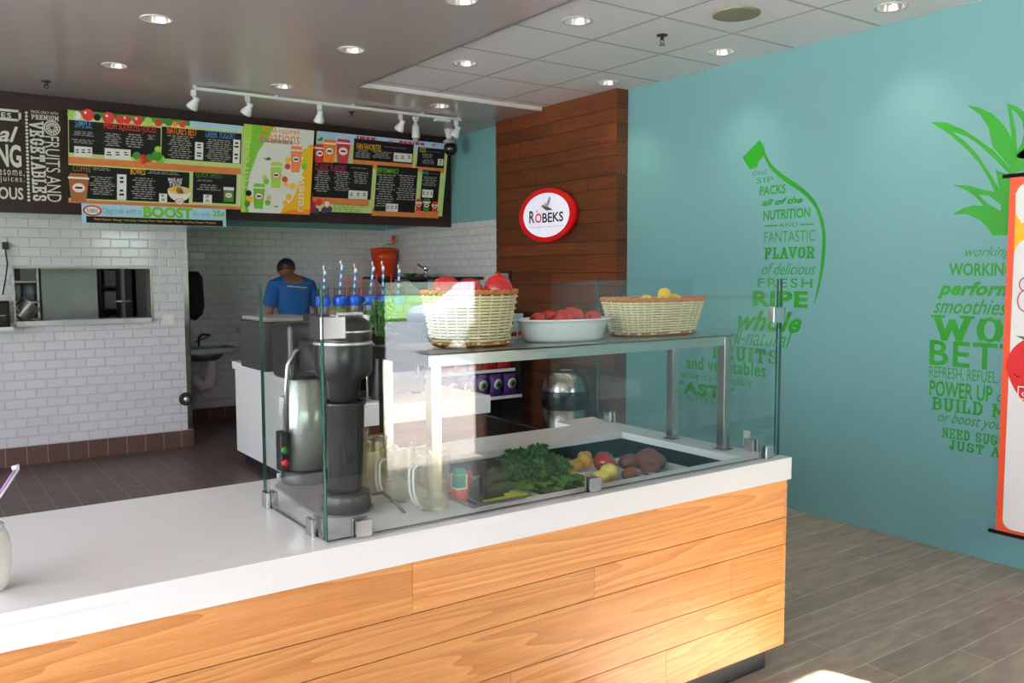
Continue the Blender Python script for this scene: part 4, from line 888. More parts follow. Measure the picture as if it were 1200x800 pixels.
pp = at(5.5, 288, 'Y', YP); root = thing('power_plug', 'black plug with hanging cord on the tiles at far left', 'plug', (pp[0], YP, pp[2]))
b = MB(); b.box((pp[0]-.022, YP-.05, pp[2]-.03), (pp[0]+.022, YP-.004, pp[2]+.03), 'black_plastic'); b.box((pp[0]-.014, YP-.004, pp[2]-.05), (pp[0]+.014, YP-.0002, pp[2]+.05), 'white_paint'); b.build('plug_body', root, bevel=.004)
b = MB(); e = at(3, 345, 'Y', YP-.05); b.tube([(pp[0], YP-.04, pp[2]-.03), (pp[0]+.008, YP-.05, pp[2]-.15), (pp[0]-.01, YP-.04, pp[2]-.28), (e[0], YP-.06, e[2])], .006, 'black_rubber', 8); b.build('cord', root)
c1 = at(13.2, 386, 'Y', YP-.02)
root = thing('wall_shelf', 'white wall shelf under the black machine at far left', 'shelf', (c1[0]-.25, YP, c1[2]))
b = MB(); b.box((c1[0]-.5, YP-.20, c1[2]), (c1[0], YP-.0005, c1[2]+.03), 'white_gloss'); b.build('board', root, bevel=.002)
b = MB(); b.box((c1[0]-.4, YP-.16, c1[2]-.09), (c1[0]-.38, YP-.0005, c1[2]), 'white_gloss'); b.build('bracket', root)
root = thing('black_machine', 'black machine on the white wall shelf at far left', 'machine', (c1[0]-.2, YP-.1, c1[2]+.03))
tz = at(6, 352, 'Y', YP-.1)[2]
b = MB(); b.box((c1[0]-.40, YP-.19, c1[2]+.03), (c1[0]-.02, YP-.02, tz), 'black_gloss'); b.build('housing', root, bevel=.008)
b = MB(); b.box((c1[0]-.12, YP-.196, c1[2]+.12), (c1[0]-.05, YP-.189, c1[2]+.128), 'box_grey'); b.build('display', root)
# inside the pass-through
fy = 9.2; f0 = at(48, 340, 'Y', fy)[0]; f1 = at(115, 340, 'Y', fy)[0]
root = thing('refrigerator', 'dull steel refrigerator seen through the pass-through', 'refrigerator', ((f0+f1)/2, fy+.4, 0))
b = MB(); b.box((f0, fy+.03, .1), (f1, fy+.75, 2.0), 'steel_dull'); b.build('body', root, bevel=.005)
b = MB(); b.box((f0+.003, fy, .16), (f1-.003, fy+.028, 1.98), 'steel_dull'); o = b.build('door', root, bevel=.004)
b = MB(); b.tube([(f1-.07, fy+.0, .9), (f1-.07, fy-.04, .93), (f1-.07, fy-.04, 1.12), (f1-.07, fy, 1.15)], .01, 'steel', 8); b.build('handle', o)
b = MB(); b.box((f0+.05, fy+.1, 0), (f1-.05, fy+.7, .1), 'black_rubber'); b.build('foot', root)
ry = 9.15; r0, r1 = at(12, 340, 'Y', ry)[0]-.25, at(46, 340, 'Y', ry)[0]; lv = [at(30, y, 'Y', ry)[2] for y in (373, 353, 329)]
root = thing('storage_rack', 'steel storage rack left of the refrigerator in the pass-through', 'rack', ((r0+r1)/2, ry+.2, 0))
for x in (r0, r1-.02):
    for yy in (ry, ry+.4): b = MB(); b.box((x, yy, 0), (x+.02, yy+.02, 1.95), 'steel_bright'); b.build('post', root)
for z in [.4]+lv: b = MB(); b.box((r0, ry, z-.018), (r1, ry+.42, z), 'steel'); b.build('rack_shelf', root)
for k, (x0, x1) in enumerate(((17, 25.5), (26.5, 44))):
    xa, xb = at(x0, 340, 'Y', ry)[0], at(x1, 340, 'Y', ry)[0]; r = (xb-xa)/2*.95
    root = thing('storage_tub', ['narrow', 'wide'][k]+' grey tub on the rack shelf above the tilted pot', 'tub', ((xa+xb)/2, ry+.18, lv[1]), 'tubs on the rack')
    hh = (lv[2]-lv[1])*.86; b = MB(); b.lathe(((xa+xb)/2, ry+.03+r, lv[1]), [(r*.92, 0), (r, hh*.93), (0, hh*.93)], 'can_white', 28); b.build('tub_body', root)
    b = MB(); b.lathe(((xa+xb)/2, ry+.03+r, lv[1]+hh*.93), [(r*1.03, 0), (r*1.03, hh*.07), (0, hh*.07)], 'box_grey', 28); b.build('lid', root)
xa, xb = at(24, 320, 'Y', ry)[0], at(44, 320, 'Y', ry)[0]; b = MB(); b.box((xa, ry+.03, lv[2]), (xb, ry+.33, lv[2]+.20), 'box_grey'); b.box((xa, ry+.03, lv[2]+.2), ((xa+xb)/2-.003, ry+.33, lv[2]+.204), 'box_grey'); tag(b.build('cardboard_box', bevel=.003), 'grey box on the top rack shelf in the pass-through', 'box')
pc = at(28, 364, 'Y', YP+.14); R = .085; root = thing('cooking_pot', 'tilted steel pot leaning in the left of the pass-through', 'pot', (pc[0], YP+.09, wz0+.03))
b = MB(); ax = Vector((.62, .05, .75)).normalized(); b.lathe(Vector((pc[0], YP+.10, pc[2]))-ax*.075, [(.0, .0), (R*.94, 0), (R, .01), (R, .145), (R*1.06, .15), (R*1.06, .155), (R*.95, .155), (R*.93, .015), (0, .015)], 'steel', 36, axis=-ax if False else ax); b.build('pot_body', root)
b = MB(); pm = Vector((pc[0], YP+.10, pc[2])); b.tube([pm+Vector((-.05, -.07, .05)), pm+Vector((-.07, -.075, .03)), pm+Vector((-.045, -.075, .0))], .005, 'steel_bright', 8); b.build('handle', root)
d0, d1 = at(146, 340, 'Y', 9.6)[0], at(172, 340, 'Y', 9.6)[0]
b = MB(); b.box((d0, 9.6, 0), (min(d1+.2, 1.98), 9.65, 2.05), 'kitchen_dark'); b.box((d0-.03, 9.59, 0), (d0, 9.66, 2.08), 'box_grey'); o = struct(b, 'door_1'); b = MB(); z = at(148, 353, 'Y', 9.55)[2]; b.tube([(d0+.05, 9.6, z), (d0+.05, 9.55, z), (d0-.12, 9.545, z)], .012, 'steel_bright', 8); b.build('door_handle', o)
root = thing('kitchen_shelf', 'dim shelf with grey boxes between the refrigerator and the dark door', 'shelf', (at(128, 340, 'Y', 10.5)[0], 10.6, 0))
kx0_, kx1_ = at(117, 340, 'Y', 10.5)[0], at(140, 340, 'Y', 10.5)[0]
b = MB()
for z in (.3, .9, 1.2, 1.45): b.box((kx0_, 10.5, z), (kx1_, 10.9, z+.02), 'kitchen_wall')
b.build('rack_shelf', root); b = MB()
for x in (kx0_, kx1_-.02): b.box((x, 10.5, 0), (x+.02, 10.9, 1.8), 'kitchen_wall')
b.build('post', root)
for k, (z, x, hh, ww) in enumerate(((1.22, .25, .18, .16), (1.47, .3, .16, .2), (.92, .5, .2, .2))):
    X0 = kx0_+(kx1_-kx0_)*x; b = MB(); b.box((X0, 10.52, z), (X0+ww, 10.75, z+hh), 'can_white' if k == 0 else 'box_grey'); b.box((X0-.004, 10.516, z+hh), (X0+ww+.004, 10.754, z+hh+.012), 'box_grey'); tag(b.build('storage_box', bevel=.003), ['white box on the middle of the dim kitchen shelf', 'grey box on the top of the dim kitchen shelf', 'grey box low on the dim kitchen shelf'][k], 'box', 'boxes on the kitchen shelf')

# rear right: wall shelf, salad spinner, items
b = MB(); sh0 = 1.565; root = thing('steel_wall_shelf', 'dark steel wall shelf in the back right corner', 'shelf', (4.7, 8.5, sh0))
b.box((4.52, 7.35, sh0-.03), (XR-.001, 9.45, sh0), 'black_plastic'); b.build('board', root, bevel=.003)
b = MB()
for yy in (7.6, 8.5, 9.3): b.prism([(XR-.001, yy, sh0-.03), (XR-.001, yy, sh0-.22), (4.62, yy, sh0-.03)], (0, .02, 0), 'black_plastic')
b.build('bracket', root)
scx, scy = at(451, 310, 'Y', 9.22)[0]-.01, 9.22; zT = at(451, 292, 'Y', 9.22)[2]
root = thing('salad_spinner', 'orange bucket shaped salad spinner with crank handle', 'salad spinner', (scx, scy, sh0))
hh = zT-sh0; b = MB(); b.lathe((scx, scy, sh0), [(.115, 0), (.118, .01), (.142, hh*.62), (.148, hh*.66), (.155, hh*.93)], 'orange_plastic', 40, cap=True); b.build('bucket', root)
b = MB(); b.lathe((scx, scy, sh0+hh*.93), [(.163, 0), (.165, .02), (.155, .03), (.04, .045), (0, .045)], 'orange_plastic', 40); b.build('lid', root)
b = MB(); zz_ = sh0+hh*.93+.04; b.tube([(scx, scy, zz_), (scx, scy, zz_+.03), (scx+.03, scy-.03, zz_+.04), (scx+.105, scy-.05, zz_+.045)], .008, 'steel_dull', 8); o = b.build('crank', root)
b = MB(); b.lathe((scx+.105, scy-.05, zz_+.045), [(.014, 0), (.019, .03), (.019, .08), (.014, .10)], 'orange_plastic', 18); b.build('knob', o)
p = at(481, 321, 'X', 4.68); b = MB(); b.lathe((4.68, p[1], sh0), [(.04, 0), (.075, .03), (.08, .04), (.074, .04), (0, .01)], 'print_leaf', 24); tag(b.build('green_bowl'), 'small green bowl on the dark wall shelf', 'bowl')
p = at(499, 321, 'X', 4.66); b = MB(); b.lathe((4.66, p[1], sh0), [(.05, 0), (.05, .012), (.02, .03), (.018, .07), (.045, .09), (.0, .12)], 'clamp_metal', 24); b.tube([(4.66, p[1], sh0+.08), (4.62, p[1]+.1, sh0+.13)], .012, 'clamp_metal', 8); tag(b.build('steel_press'), 'small silver kitchen gadget on the dark wall shelf', 'gadget')
# chalk frame on the wooden pier
PC = Plane((WX, 0, 0), (0, -1, 0), (0, 0, 1))
root = thing('picture_frame', 'small black framed notice on the left end of the wooden pier', 'frame', PC.P(*PC.px(593, 326)))
b = MB(); rect(b, PC, (586, 333), (600, 317.5), 'black_plastic', .0012, .018); b.build('frame', root, bevel=.002)
b = MB(); rect(b, PC, (588.5, 331), (597.5, 320), 'print_grey', .0200); smalltext(b, PC, (589.5, 329.5), (596.5, 321.5), 4, 'print_dark', .0206, .3); b.build('notice', root)
# trash can
tcx, tcy, tr_ = 4.44, 5.50, .185
root = thing('trash_can', 'round stainless trash can with dome lid before the wooden pier', 'trash can', (tcx, tcy, 0))
b = MB(); b.lathe((tcx, tcy, 0), [(tr_, .02), (tr_, .63)], 'steel_brushed', 56); b.lathe((tcx, tcy, 0), [(tr_+.004, 0), (tr_+.004, .025)], 'black_rubber', 40); b.build('drum', root)
b = MB(); b.lathe((tcx, tcy, .64), [(tr_+.008, 0), (tr_+.006, .035), (tr_*.9, .11), (tr_*.72, .15), (tr_*.5, .168), (tr_*.46, .16), (tr_*.44, .10)], 'steel_brushed', 56, cap=False); b.build('dome_lid', root)
b = MB(); b.lathe((tcx, tcy, 0), [(tr_+.006, .50), (tr_+.014, .53), (tr_+.010, .58), (tr_+.018, .62), (tr_+.01, .645)], 'bin_bag', 56, cap=False); b.build('bin_bag', root)
# snack rack
cyr = 6.3; q0 = at(535, 471, 'Y', cyr); q1 = at(611, 460, 'Y', cyr); cz = (q0[2]+q1[2])/2; cx1_ = min(q1[0], WX-.02); cx0_ = cx1_-1.15
root = thing('snack_rack', 'black display rack with purple snack bags beside the trash can', 'rack', ((cx0_+cx1_)/2, cyr+.15, 0))
b = MB(); b.box((cx0_, cyr+.30, 0), (cx1_, cyr+.33, 1.25), 'black_plastic'); b.build('back_panel', root)
for x in (cx0_, cx1_-.012): b = MB(); b.box((x, cyr, 0), (x+.012, cyr+.30, 1.25 if x > cx0_ else 1.25), 'black_plastic'); b.build('side_panel', root)
tiers = [(cz-.02, .0), (cz+.21, .09)]
for z, off in tiers+[(.1, 0)]:
    b = MB(); b.box((cx0_+.012, cyr+off, z), (cx1_-.012, cyr+.30, z+.012), 'black_plastic'); o = b.build('rack_shelf', root); b = MB(); b.box((cx0_, cyr+off-.012, z-.004), (cx1_, cyr+off-.0, z+.024), 'white_gloss'); b.build('price_strip', o)
def bag(m, disc, name, label, grp):
    root = thing('snack_bag', label, 'snack bag', (0, 0, 0), grp); b = MB(); vs = []; fs = []; nu, nv = 8, 10; W, H = .075, .20
    for side in (-1, 1):
        for i in range(nv+1):
            for j in range(nu+1):
                u = j/nu*2-1; v = i/nv; bul = .030*max(0, 1-u*u)**.6*math.sin(PI*v)**.55; vs.append((W*u*(1-.06*math.sin(PI*v)), side*(bul+.0006), H*v))
    K = (nu+1)*(nv+1)
    for sd in range(2):
        for i in range(nv):
            for j in range(nu): a = sd*K+i*(nu+1)+j; fs.append((a, a+1, a+nu+2, a+nu+1))
    b.add(vs, fs, m, True); b.build('pouch', root, merge=True)
    b = MB(); c = Vector((0, -.0345, .115)); b.lathe(c, [(.048, 0), (.040, .002)], 'print_white', 24, axis=(0, -1, 0), sy=.9); b.lathe(c+Vector((0, -.0022, 0)), [(.04, 0), (.0, .001)], disc, 24, axis=(0, -1, 0), sy=.9); b.lathe(c+Vector((.0, -.0036, .0)), [(.02, 0), (0, .001)], 'stem_brown', 14, axis=(0, -1, 0)); b.build('printed_disc', root); return root
first = None
step = .155; pos = ['rightmost', 'second from right', 'third from right', 'fourth from right', 'fifth from right', 'sixth from right', 'leftmost']
for t_, (z, off) in enumerate(tiers):
    proto = None
    for k in range(7):
        X0 = cx1_-.095-k*step; loc = (X0, cyr+off+.045, z+.0125)
        lab = pos[k]+(' purple snack bag on the lower tier of the rack' if t_ == 0 else ' red snack bag on the upper tier of the rack')
        if proto is None: proto = bag(('bag_purple', 'bag_red')[t_], ('bag_green', 'print_tan')[t_], '', lab, ('purple snack bags on the rack', 'red snack bags on the rack')[t_]); proto.location = loc
        else: dup(proto, loc, lab, random.uniform(-.08, .08))
# cards standing behind the dish
b = MB(); p = at(607, 390, 'Y', 2.72); root = thing('table_card', 'small white and blue card standing left of the white dish', 'card', (p[0], 2.72, SZ))
for k, (xa, ya, xb, yb, m, dy) in enumerate(((598, 398, 607, 380, 'print_white', 0), (602, 395, 613, 367, 'print_sky', .03))):
    a = at(xa, ya, 'Y', 2.72+dy); c = at(xb, yb, 'Y', 2.72+dy); b = MB(); b.box((a[0], 2.72+dy, SZ), (c[0], 2.723+dy, c[2]), m); b.box((a[0]+.004, 2.7195+dy, SZ+.012), (c[0]-.006, 2.72+dy, SZ+.028), 'print_red'); b.build('card', root)

# ------------------------------------------------------------------ the worker
def skin_obj(name, verts, edges, radii, m, parent, root_i=0, sub=2):
    me = bpy.data.meshes.new(name); me.from_pydata([Vector(v) for v in verts], edges, []); me.materials.append(M[m])
    o = bpy.data.objects.new(name, me); C.objects.link(o); o.parent = parent
    s = o.modifiers.new('skin', 'SKIN'); s.use_smooth_shade = True
    for i, d in enumerate(me.skin_vertices[0].data):
        r = radii[i]; d.radius = r if isinstance(r, tuple) else (r, r); d.use_root = (i == root_i)
    b = o.modifiers.new('sub', 'SUBSURF'); b.levels = b.render_levels = sub
    return o
hp = CAM+ray(341, 303)*8.45
PX, PY = hp.x, hp.y-.06
root = thing('person', 'person in bright blue t-shirt seen from behind, head bowed over the work', 'person', (PX, PY, 0))
V = []; Ed = []; Rd = []
def jv(p, r, frm=None):
    V.append(p); Rd.append(r); i = len(V)-1
    if frm is not None: Ed.append((frm, i))
    return i
pel = jv((0, 0, 1.0), (.145, .10)); sp = jv((0, .0, 1.18), (.135, .10), pel); ch = jv((0, .03, 1.38), (.15, .11), sp); up_ = jv((0, .07, 1.51), (.12, .085), ch)
nk = jv((0, .125, 1.575), (.058, .058), up_); hd0 = jv((0, .165, 1.61), (.062, .07), nk); hd1 = jv((0, .20, 1.645), (.076, .085), hd0); hd2 = jv((0, .225, 1.68), (.066, .072), hd1)
jv((0, .29, 1.60), (.014, .014), hd1); jv((.080, .20, 1.63), (.012, .02), hd1); jv((-.080, .20, 1.63), (.012, .02), hd1)
AR = {}
for s in (-1, 1):
    sh = jv((s*.175, .06, 1.485), .062, up_); el = jv((s*.265, .0, 1.21), .045, sh); f1 = jv((s*.24, .10, 1.15), .042, el); wr = jv((s*.16, .25, 1.09), .030, f1); pa = jv((s*.14, .30, 1.07), (.036, .02), wr); pb = jv((s*.13, .335, 1.062), (.038, .018), pa)
    for k, (dx, L) in enumerate(((-.030, .066), (-.010, .076), (.010, .072), (.029, .056))):
        a = jv((s*.13+dx, .36, 1.055), .0095, pb); c = jv((s*.13+dx*1.1, .36+L*.55, 1.04), .0085, a); jv((s*.13+dx*1.1, .36+L*.85, 1.015), .0075, c)
    t1 = jv((s*.13-s*.045, .31, 1.055), .011, pa); jv((s*.13-s*.065, .345, 1.04), .0095, t1)
    hpj = jv((s*.09, 0, .89), .088, pel); kn = jv((s*.105, .015, .50), .058, hpj); an = jv((s*.11, -.02, .10), .040, kn); jv((s*.115, .12, .045), (.04, .03), an)
skin_obj('body', V, Ed, Rd, 'skin', root)
# clothes
V = []; Ed = []; Rd = []
a = jv((0, 0, .96), (.165, .12)); c = jv((0, .0, 1.18), (.16, .122), a); d = jv((0, .03, 1.37), (.182, .132), c); e = jv((0, .07, 1.505), (.14, .10), d); jv((0, .13, 1.59), (.064, .062), e)
for s in (-1, 1): q = jv((s*.178, .06, 1.482), .078, e); q2 = jv((s*.228, .025, 1.335), .074, q); jv((s*.246, .01, 1.265), .074, q2)
skin_obj('t_shirt', V, Ed, Rd, 'blue_shirt', root)
b = MB()
random.seed(3)
for k in range(15):
    x = -.085+k*.012; z = 1.475-.0012*k
    if k in (4, 9): continue
    b.box((PX+x, PY-.100, z), (PX+x+.009, PY-.03, z+.012), 'chalk_white')
b.build('shirt_print', root)
V = []; Ed = []; Rd = []
a = jv((0, 0, .96), (.15, .112))
for s in (-1, 1): q = jv((s*.095, 0, .86), .105, a); k2 = jv((s*.108, .015, .50), .076, q); jv((s*.112, -.015, .13), .062, k2)
skin_obj('trousers', V, Ed, Rd, 'dark_trousers', root)
for s in (-1, 1): b = MB(); b.ball((PX+s*.114, PY+.05, .045), .05, 'shoe_black', 20, 1.0, 2.6, .9); b.build('shoe', root)
b = MB(); b.ball((PX, PY+.195, 1.662), .096, 'hair', 32, .93, 1.05, .95, rot=Matrix.Rotation(-.55, 3, 'X'), fn=lambda p, t, a: Vector((p.x, p.y, max(p.z, -.42-.25*max(0, -p.y)))))
b.build('hair', root)

# ------------------------------------------------------------------ header board and menu signs
YH = 7.98
hb = at(100, 251.5, 'Y', YH)[2]
root = thing('header_board', 'long dark brown header board above the tiles carrying the menu signs', 'board', (2, YH, hb))
b = MB(); b.box((XL, YH, hb), (XR-.001, YH+.06, HL-.001), 'dark_board'); b.build('board', root)
PH = Plane((0, YH, 0), (1, 0, 0), (0, 0, 1))
F = lambda x, y: (x/4, 100+y/4)                           # enlarged view of the left signs
b = MB(); rect(b, PH, F(-120, 108), F(102, 112), 'chalk_white', .001)
for p, q in (((-120, 95), (100, 102)), ((-120, 165), (100, 171))): pass
b = MB(); u0, v1 = PH.px(*F(-80, 100)); u1, v0 = PH.px(*F(101, 171)); v1 = PH.px(*F(101, 117))[1]
for a, c in (((u0, v0), (u1, v0+.02)), ((u0, v1-.02), (u1, v1)), ((u1-.02, v0), (u1, v1))): rect(b, PH, a, c, 'chalk_white', .001, uv=True)
lettering(b, PH, 'ES', F(6, 150), F(52, 130), 'chalk_white', bold=.02, spacing=1.2); b.build('boxed_lettering', root)
def line(root, pl, txt, bl, tr, m, **k):
    b = MB(); lettering(b, pl, txt, bl, tr, m, **k); return b.build('lettering', root)
line(root, PH, 'al', F(-8, 262), F(85, 195), 'chalk_white', bold=.02, shear=.35)
line(root, PH, 'NG', F(-14, 380), F(97, 280), 'chalk_white', bold=.03)
line(root, PH, 'esome,', F(-4, 424), F(114, 400), 'chalk_white', spacing=1.3)
line(root, PH, 'juices.', F(2, 456), F(114, 428), 'chalk_white', spacing=1.3)
line(root, PH, 'OUS', F(-6, 532), F(108, 480), 'chalk_white', bold=.02)
line(root, PH, 'MADE ONLY WITH', F(145, 129), F(272, 127), 'chalk_white')
line(root, PH, 'PREMIUM', F(146, 158), F(275, 146), 'chalk_white', slab=.2)
line(root, PH, 'VEGETABLES', F(150, 542), F(207, 170), 'chalk_white', slab=.22, rot=1)
line(root, PH, 'FRUITS AND', F(222, 545), F(276, 242), 'chalk_white', rot=1)
b = MB()
for k in range(26): c = PH.px(*F(123+12*k/25, 128+k*16.4)); b.poly(circ(PH, c, .011, .001, 10), 'chalk_white')
b.build('dotted_line', root)
b = MB(); c = PH.px(*F(244, 200)); R = .06
b.poly(circ(PH, c, R, .001, 40), 'chalk_white', [circ(PH, c, R*.84, .001, 40)])
for k in range(12):
    a0 = 2*PI*k/12+.06; a1 = 2*PI*(k+1)/12-.06
    b.poly([PH.P(c[0]+R*.14*math.cos((a0+a1)/2), c[1]+R*.14*math.sin((a0+a1)/2), .001)]+[PH.P(c[0]+R*.76*math.cos(a), c[1]+R*.76*math.sin(a), .001) for a in (a0, (a0+a1)/2, a1)], 'chalk_white')
b.build('citrus_wheel', root)

TILT = math.radians(11)
zb_ = at(180, 242, 'Y', YH-.06)[2]
PM = Plane((0, YH-.06, zb_), (1, 0, 0), (0, -math.sin(TILT), math.cos(TILT)))
G = lambda x, y: (270+x/4, 100+y/4)                       # enlarged view of the right signs
def signboard(name, label, tl, br, base, prox=0, brackets=True):
    u0, v1 = PM.px(*tl); u1, v0 = PM.px(*br)
    root = thing(name, label, 'menu sign', PM.P((u0+u1)/2, v0), 'menu signs')
    b = MB(); p = [PM.P(u0, v0, prox), PM.P(u1, v0, prox), PM.P(u1, v1, prox), PM.P(u0, v1, prox)]; b.prism(p, -PM.n*.02, base); b.build('sign_face', root)
    if brackets:
        b = MB()
        for u in (u0+.08, u1-.08):
            for f in (.22, .78): q = PM.P(u, v0+(v1-v0)*f, prox-.02); b.box((q.x-.012, q.y, q.z-.012), (q.x+.012, YH-.0005, q.z+.012), 'steel')
        b.build('bracket', root)
    return root, (u0, v0, u1, v1)
def blob(b, pl, x, y, r, m, h, sy=1.0): b.poly(circ(pl, pl.px(x, y), r*.55, h, 20, sy), m)
def printed(root, name, fn): b = MB(); fn(b); return b.build(name, root)
def panel(root, pl, tl, br, rows, cols, h=.0016):
    """dark list panel with columns of unreadable rows"""
    b = MB(); rect(b, pl, tl, br, 'print_dark', h)
    for (a, c, n) in cols: smalltext(b, pl, a, c, n, 'print_grey', h+.0008, .42)
    return b.build('list_panel', root)
def prices(root, pl, boxes, h=.0032):
    for a, c in boxes:
        b = MB(); rect(b, pl, a, c, 'print_white', h); mx = 3
        x0, y0 = a; x1, y1 = c; wide = abs(x1-x0) > abs(y1-y0)*1.3
        for k in range(3 if wide else 2):
            q = [(x0+(x1-x0)*(k+.2)/3, y0+(y1-y0)*.25), (x0+(x1-x0)*(k+.8)/3, y0+(y1-y0)*.75)] if wide else [(x0+(x1-x0)*.2, y0+(y1-y0)*(k*.5+.1)), (x0+(x1-x0)*.8, y0+(y1-y0)*(k*.5+.4))]
            smalltext(b, pl, q[0], q[1], 2, 'print_dark', h+.0008, .5)
        b.build('price_label', root)
def head(root, pl, txt, bl, tr, m, **k): b = MB(); lettering(b, pl, txt, bl, tr, m, h=.0036, bold=.004, **k); return b.build('heading', root)
def logo(b, pl, x, y, r, h, sy=.72):
    c = pl.px(x, y); b.poly(circ(pl, c, r, h, 24, sy), 'sign_red'); b.poly(circ(pl, c, r*.84, h+.0006, 24, sy), 'print_white')
    lettering(b, pl, 'ROBEKS', (c[0]-r*.55, c[1]-r*.2), (c[0]+r*.55, c[1]+r*.18), 'print_dark', h=h+.0012, uv=True)
def drink(root, pl, x, yt, yb, wt, m, h=.004, lg=True):
    b = MB(); u0, v1 = pl.px(x, yt); v0 = pl.px(x, yb)[1]; W = wt
    b.poly([pl.P(u0-W*.72, v0, h), pl.P(u0+W*.72, v0, h), pl.P(u0+W, v1-.03, h), pl.P(u0+W*.8, v1, h), pl.P(u0-W*.8, v1, h), pl.P(u0-W, v1-.03, h)], m)
    b.poly([pl.P(u0-W*1.04, v1-.045, h+.0005), pl.P(u0+W*1.04, v1-.045, h+.0005), pl.P(u0+W*1.02, v1-.03, h+.0005), pl.P(u0-W*1.02, v1-.03, h+.0005)], 'print_white')
    if lg:
        c = ((u0), (v0+v1)/2); b.poly(circ(pl, c, W*.72, h+.001, 20, .8), 'sign_red'); b.poly(circ(pl, c, W*.62, h+.0016, 20, .8), 'print_white'); b.poly([pl.P(c[0]-W*.35, c[1]-.008, h+.0022), pl.P(c[0]+W*.35, c[1]-.008, h+.0022), pl.P(c[0]+W*.35, c[1]+.008, h+.0022), pl.P(c[0]-W*.35, c[1]+.008, h+.0022)], 'print_dark')
    return b.build('drink_picture', root)
random.seed(11)
# left menu
root, _ = signboard('menu_sign', 'left menu sign with tomatoes along the top and juice lists', F(320, 112), F(1128, 580), 'print_pale')
def art(b):
    rect(b, PM, F(890, 166), F(1128, 215), 'print_sky', .0012); rect(b, PM, F(322, 112), F(890, 190), 'print_leaf', .0012)
    for x, y, r, m in ((337, 136, .06, 'print_lime'), (360, 140, .06, 'print_white'), (412, 138, .085, 'print_red'), (455, 150, .05, 'print_dark'), (508, 152, .085, 'print_red'), (562, 160, .06, 'print_red'), (592, 160, .065, 'print_red'), (646, 165, .07, 'print_red'), (695, 168, .06, 'print_lime'), (742, 176, .055, 'print_red'), (790, 172, .06, 'print_leaf'), (855, 182, .05, 'print_red'), (820, 182, .04, 'print_orange')): blob(b, PM, *F(x, y), r, m, .0018)
    for x, y in ((400, 128), (500, 142), (584, 152), (638, 156)): blob(b, PM, *F(x, y), .018, 'print_white', .0024)
    rect(b, PM, F(320, 334), F(1128, 418), 'print_wood', .0012); rect(b, PM, F(320, 534), F(1128, 582), 'print_wood', .0012)
printed(root, 'printed_scene', art)
panel(root, PM, F(322, 160), F(752, 345), 5, ((F(335, 196), F(445, 202), 1), (F(340, 212), F(445, 245), 3), (F(335, 250), F(445, 280), 3), (F(488, 222), F(570, 292), 7), (F(585, 225), F(675, 300), 6), (F(690, 232), F(728, 260), 3)))
panel(root, PM, F(758, 192), F(1128, 368), 5, ((F(785, 232), F(905, 350), 11), (F(965, 250), F(1085, 365), 11)))
panel(root, PM, F(318, 372), F(885, 552), 5, ((F(418, 425), F(540, 520), 9), (F(610, 430), F(735, 540), 10), (F(432, 385), F(520, 405), 2), (F(690, 402), F(840, 425), 2)))
panel(root, PM, F(905, 405), F(1105, 556), 4, ((F(918, 440), F(1000, 455), 2), (F(915, 462), F(1040, 500), 3)))
head(root, PM, 'SIMPLE', F(352, 192), F(427, 168), 'print_blue'); head(root, PM, 'FRESH SQUEEZED JUICES', F(487, 212), F(731, 190), 'print_red')
head(root, PM, "NATURE'S BEST", F(783, 226), F(923, 204), 'print_orange'); head(root, PM, 'GREEK YOGURT', F(962, 242), F(1104, 222), 'print_blue')
head(root, PM, 'COFFEE', F(342, 402), F(425, 378), 'print_brown'); head(root, PM, 'BOWLS', F(611, 416), F(681, 393), 'print_yellow'); head(root, PM, 'QUICK SHOTS', F(917, 433), F(1041, 412), 'print_leaf')
b = MB()
for k, t_ in enumerate(('MAKE ANY', 'SMOOTHIE', 'A BOWL')): lettering(b, PM, t_, F(788+k*3, 446+k*13), F(855-k*3, 436+k*13), 'print_white', h=.0036, bold=.01)
b.build('heading', root)
prices(root, PM, ((F(348, 332), F(432, 290)), (F(490, 342), F(612, 302)), (F(912, 347), F(953, 268)), (F(1090, 364), F(1126, 256)), (F(548, 536), F(592, 418)), (F(745, 547), F(783, 508)), (F(952, 552), F(993, 513))))
drink(root, PM, F(368, 412)[0], F(368, 412)[1], F(368, 546)[1], .076, 'print_brown')
def basket(b):
    rect(b, PM, F(622, 352), F(770, 386), 'print_wood', .004)
    for x, y, r, m in ((640, 330, .06, 'print_leaf'), (670, 345, .07, 'print_red'), (655, 352, .04, 'print_orange'), (700, 340, .06, 'print_leaf'), (735, 330, .08, 'print_leaf'), (750, 345, .07, 'print_green'), (740, 300, .05, 'print_lime'), (690, 355, .05, 'print_orange')): blob(b, PM, *F(x, y), r, m, .0046)
printed(root, 'vegetable_picture', basket)
def bowlpic(b):
    c = PM.px(*F(841, 492)); r = .10
    b.poly([PM.P(c[0]+r*math.cos(a), c[1]+r*.95*math.sin(a), .004) for a in [PI+PI*i/14 for i in range(15)]], 'print_white'); b.poly(circ(PM, c, r, .0046, 26, .35), 'print_tan')
    for x, y, r2, m in ((815, 485, .04, 'print_yellow'), (840, 492, .05, 'print_brown'), (862, 488, .04, 'print_tan'), (850, 498, .03, 'print_dark')): blob(b, PM, *F(x, y), r2, m, .0052)
    logo(b, PM, *F(840, 545), .04, .0052)
printed(root, 'bowl_picture', bowlpic)
b = MB(); rect(b, PM, F(1047, 545), F(1096, 478), 'print_leaf', .004); rect(b, PM, F(1047, 490), F(1096, 478), 'print_white', .0046); logo(b, PM, *F(1071, 515), .036, .0052); b.build('shot_picture', root)
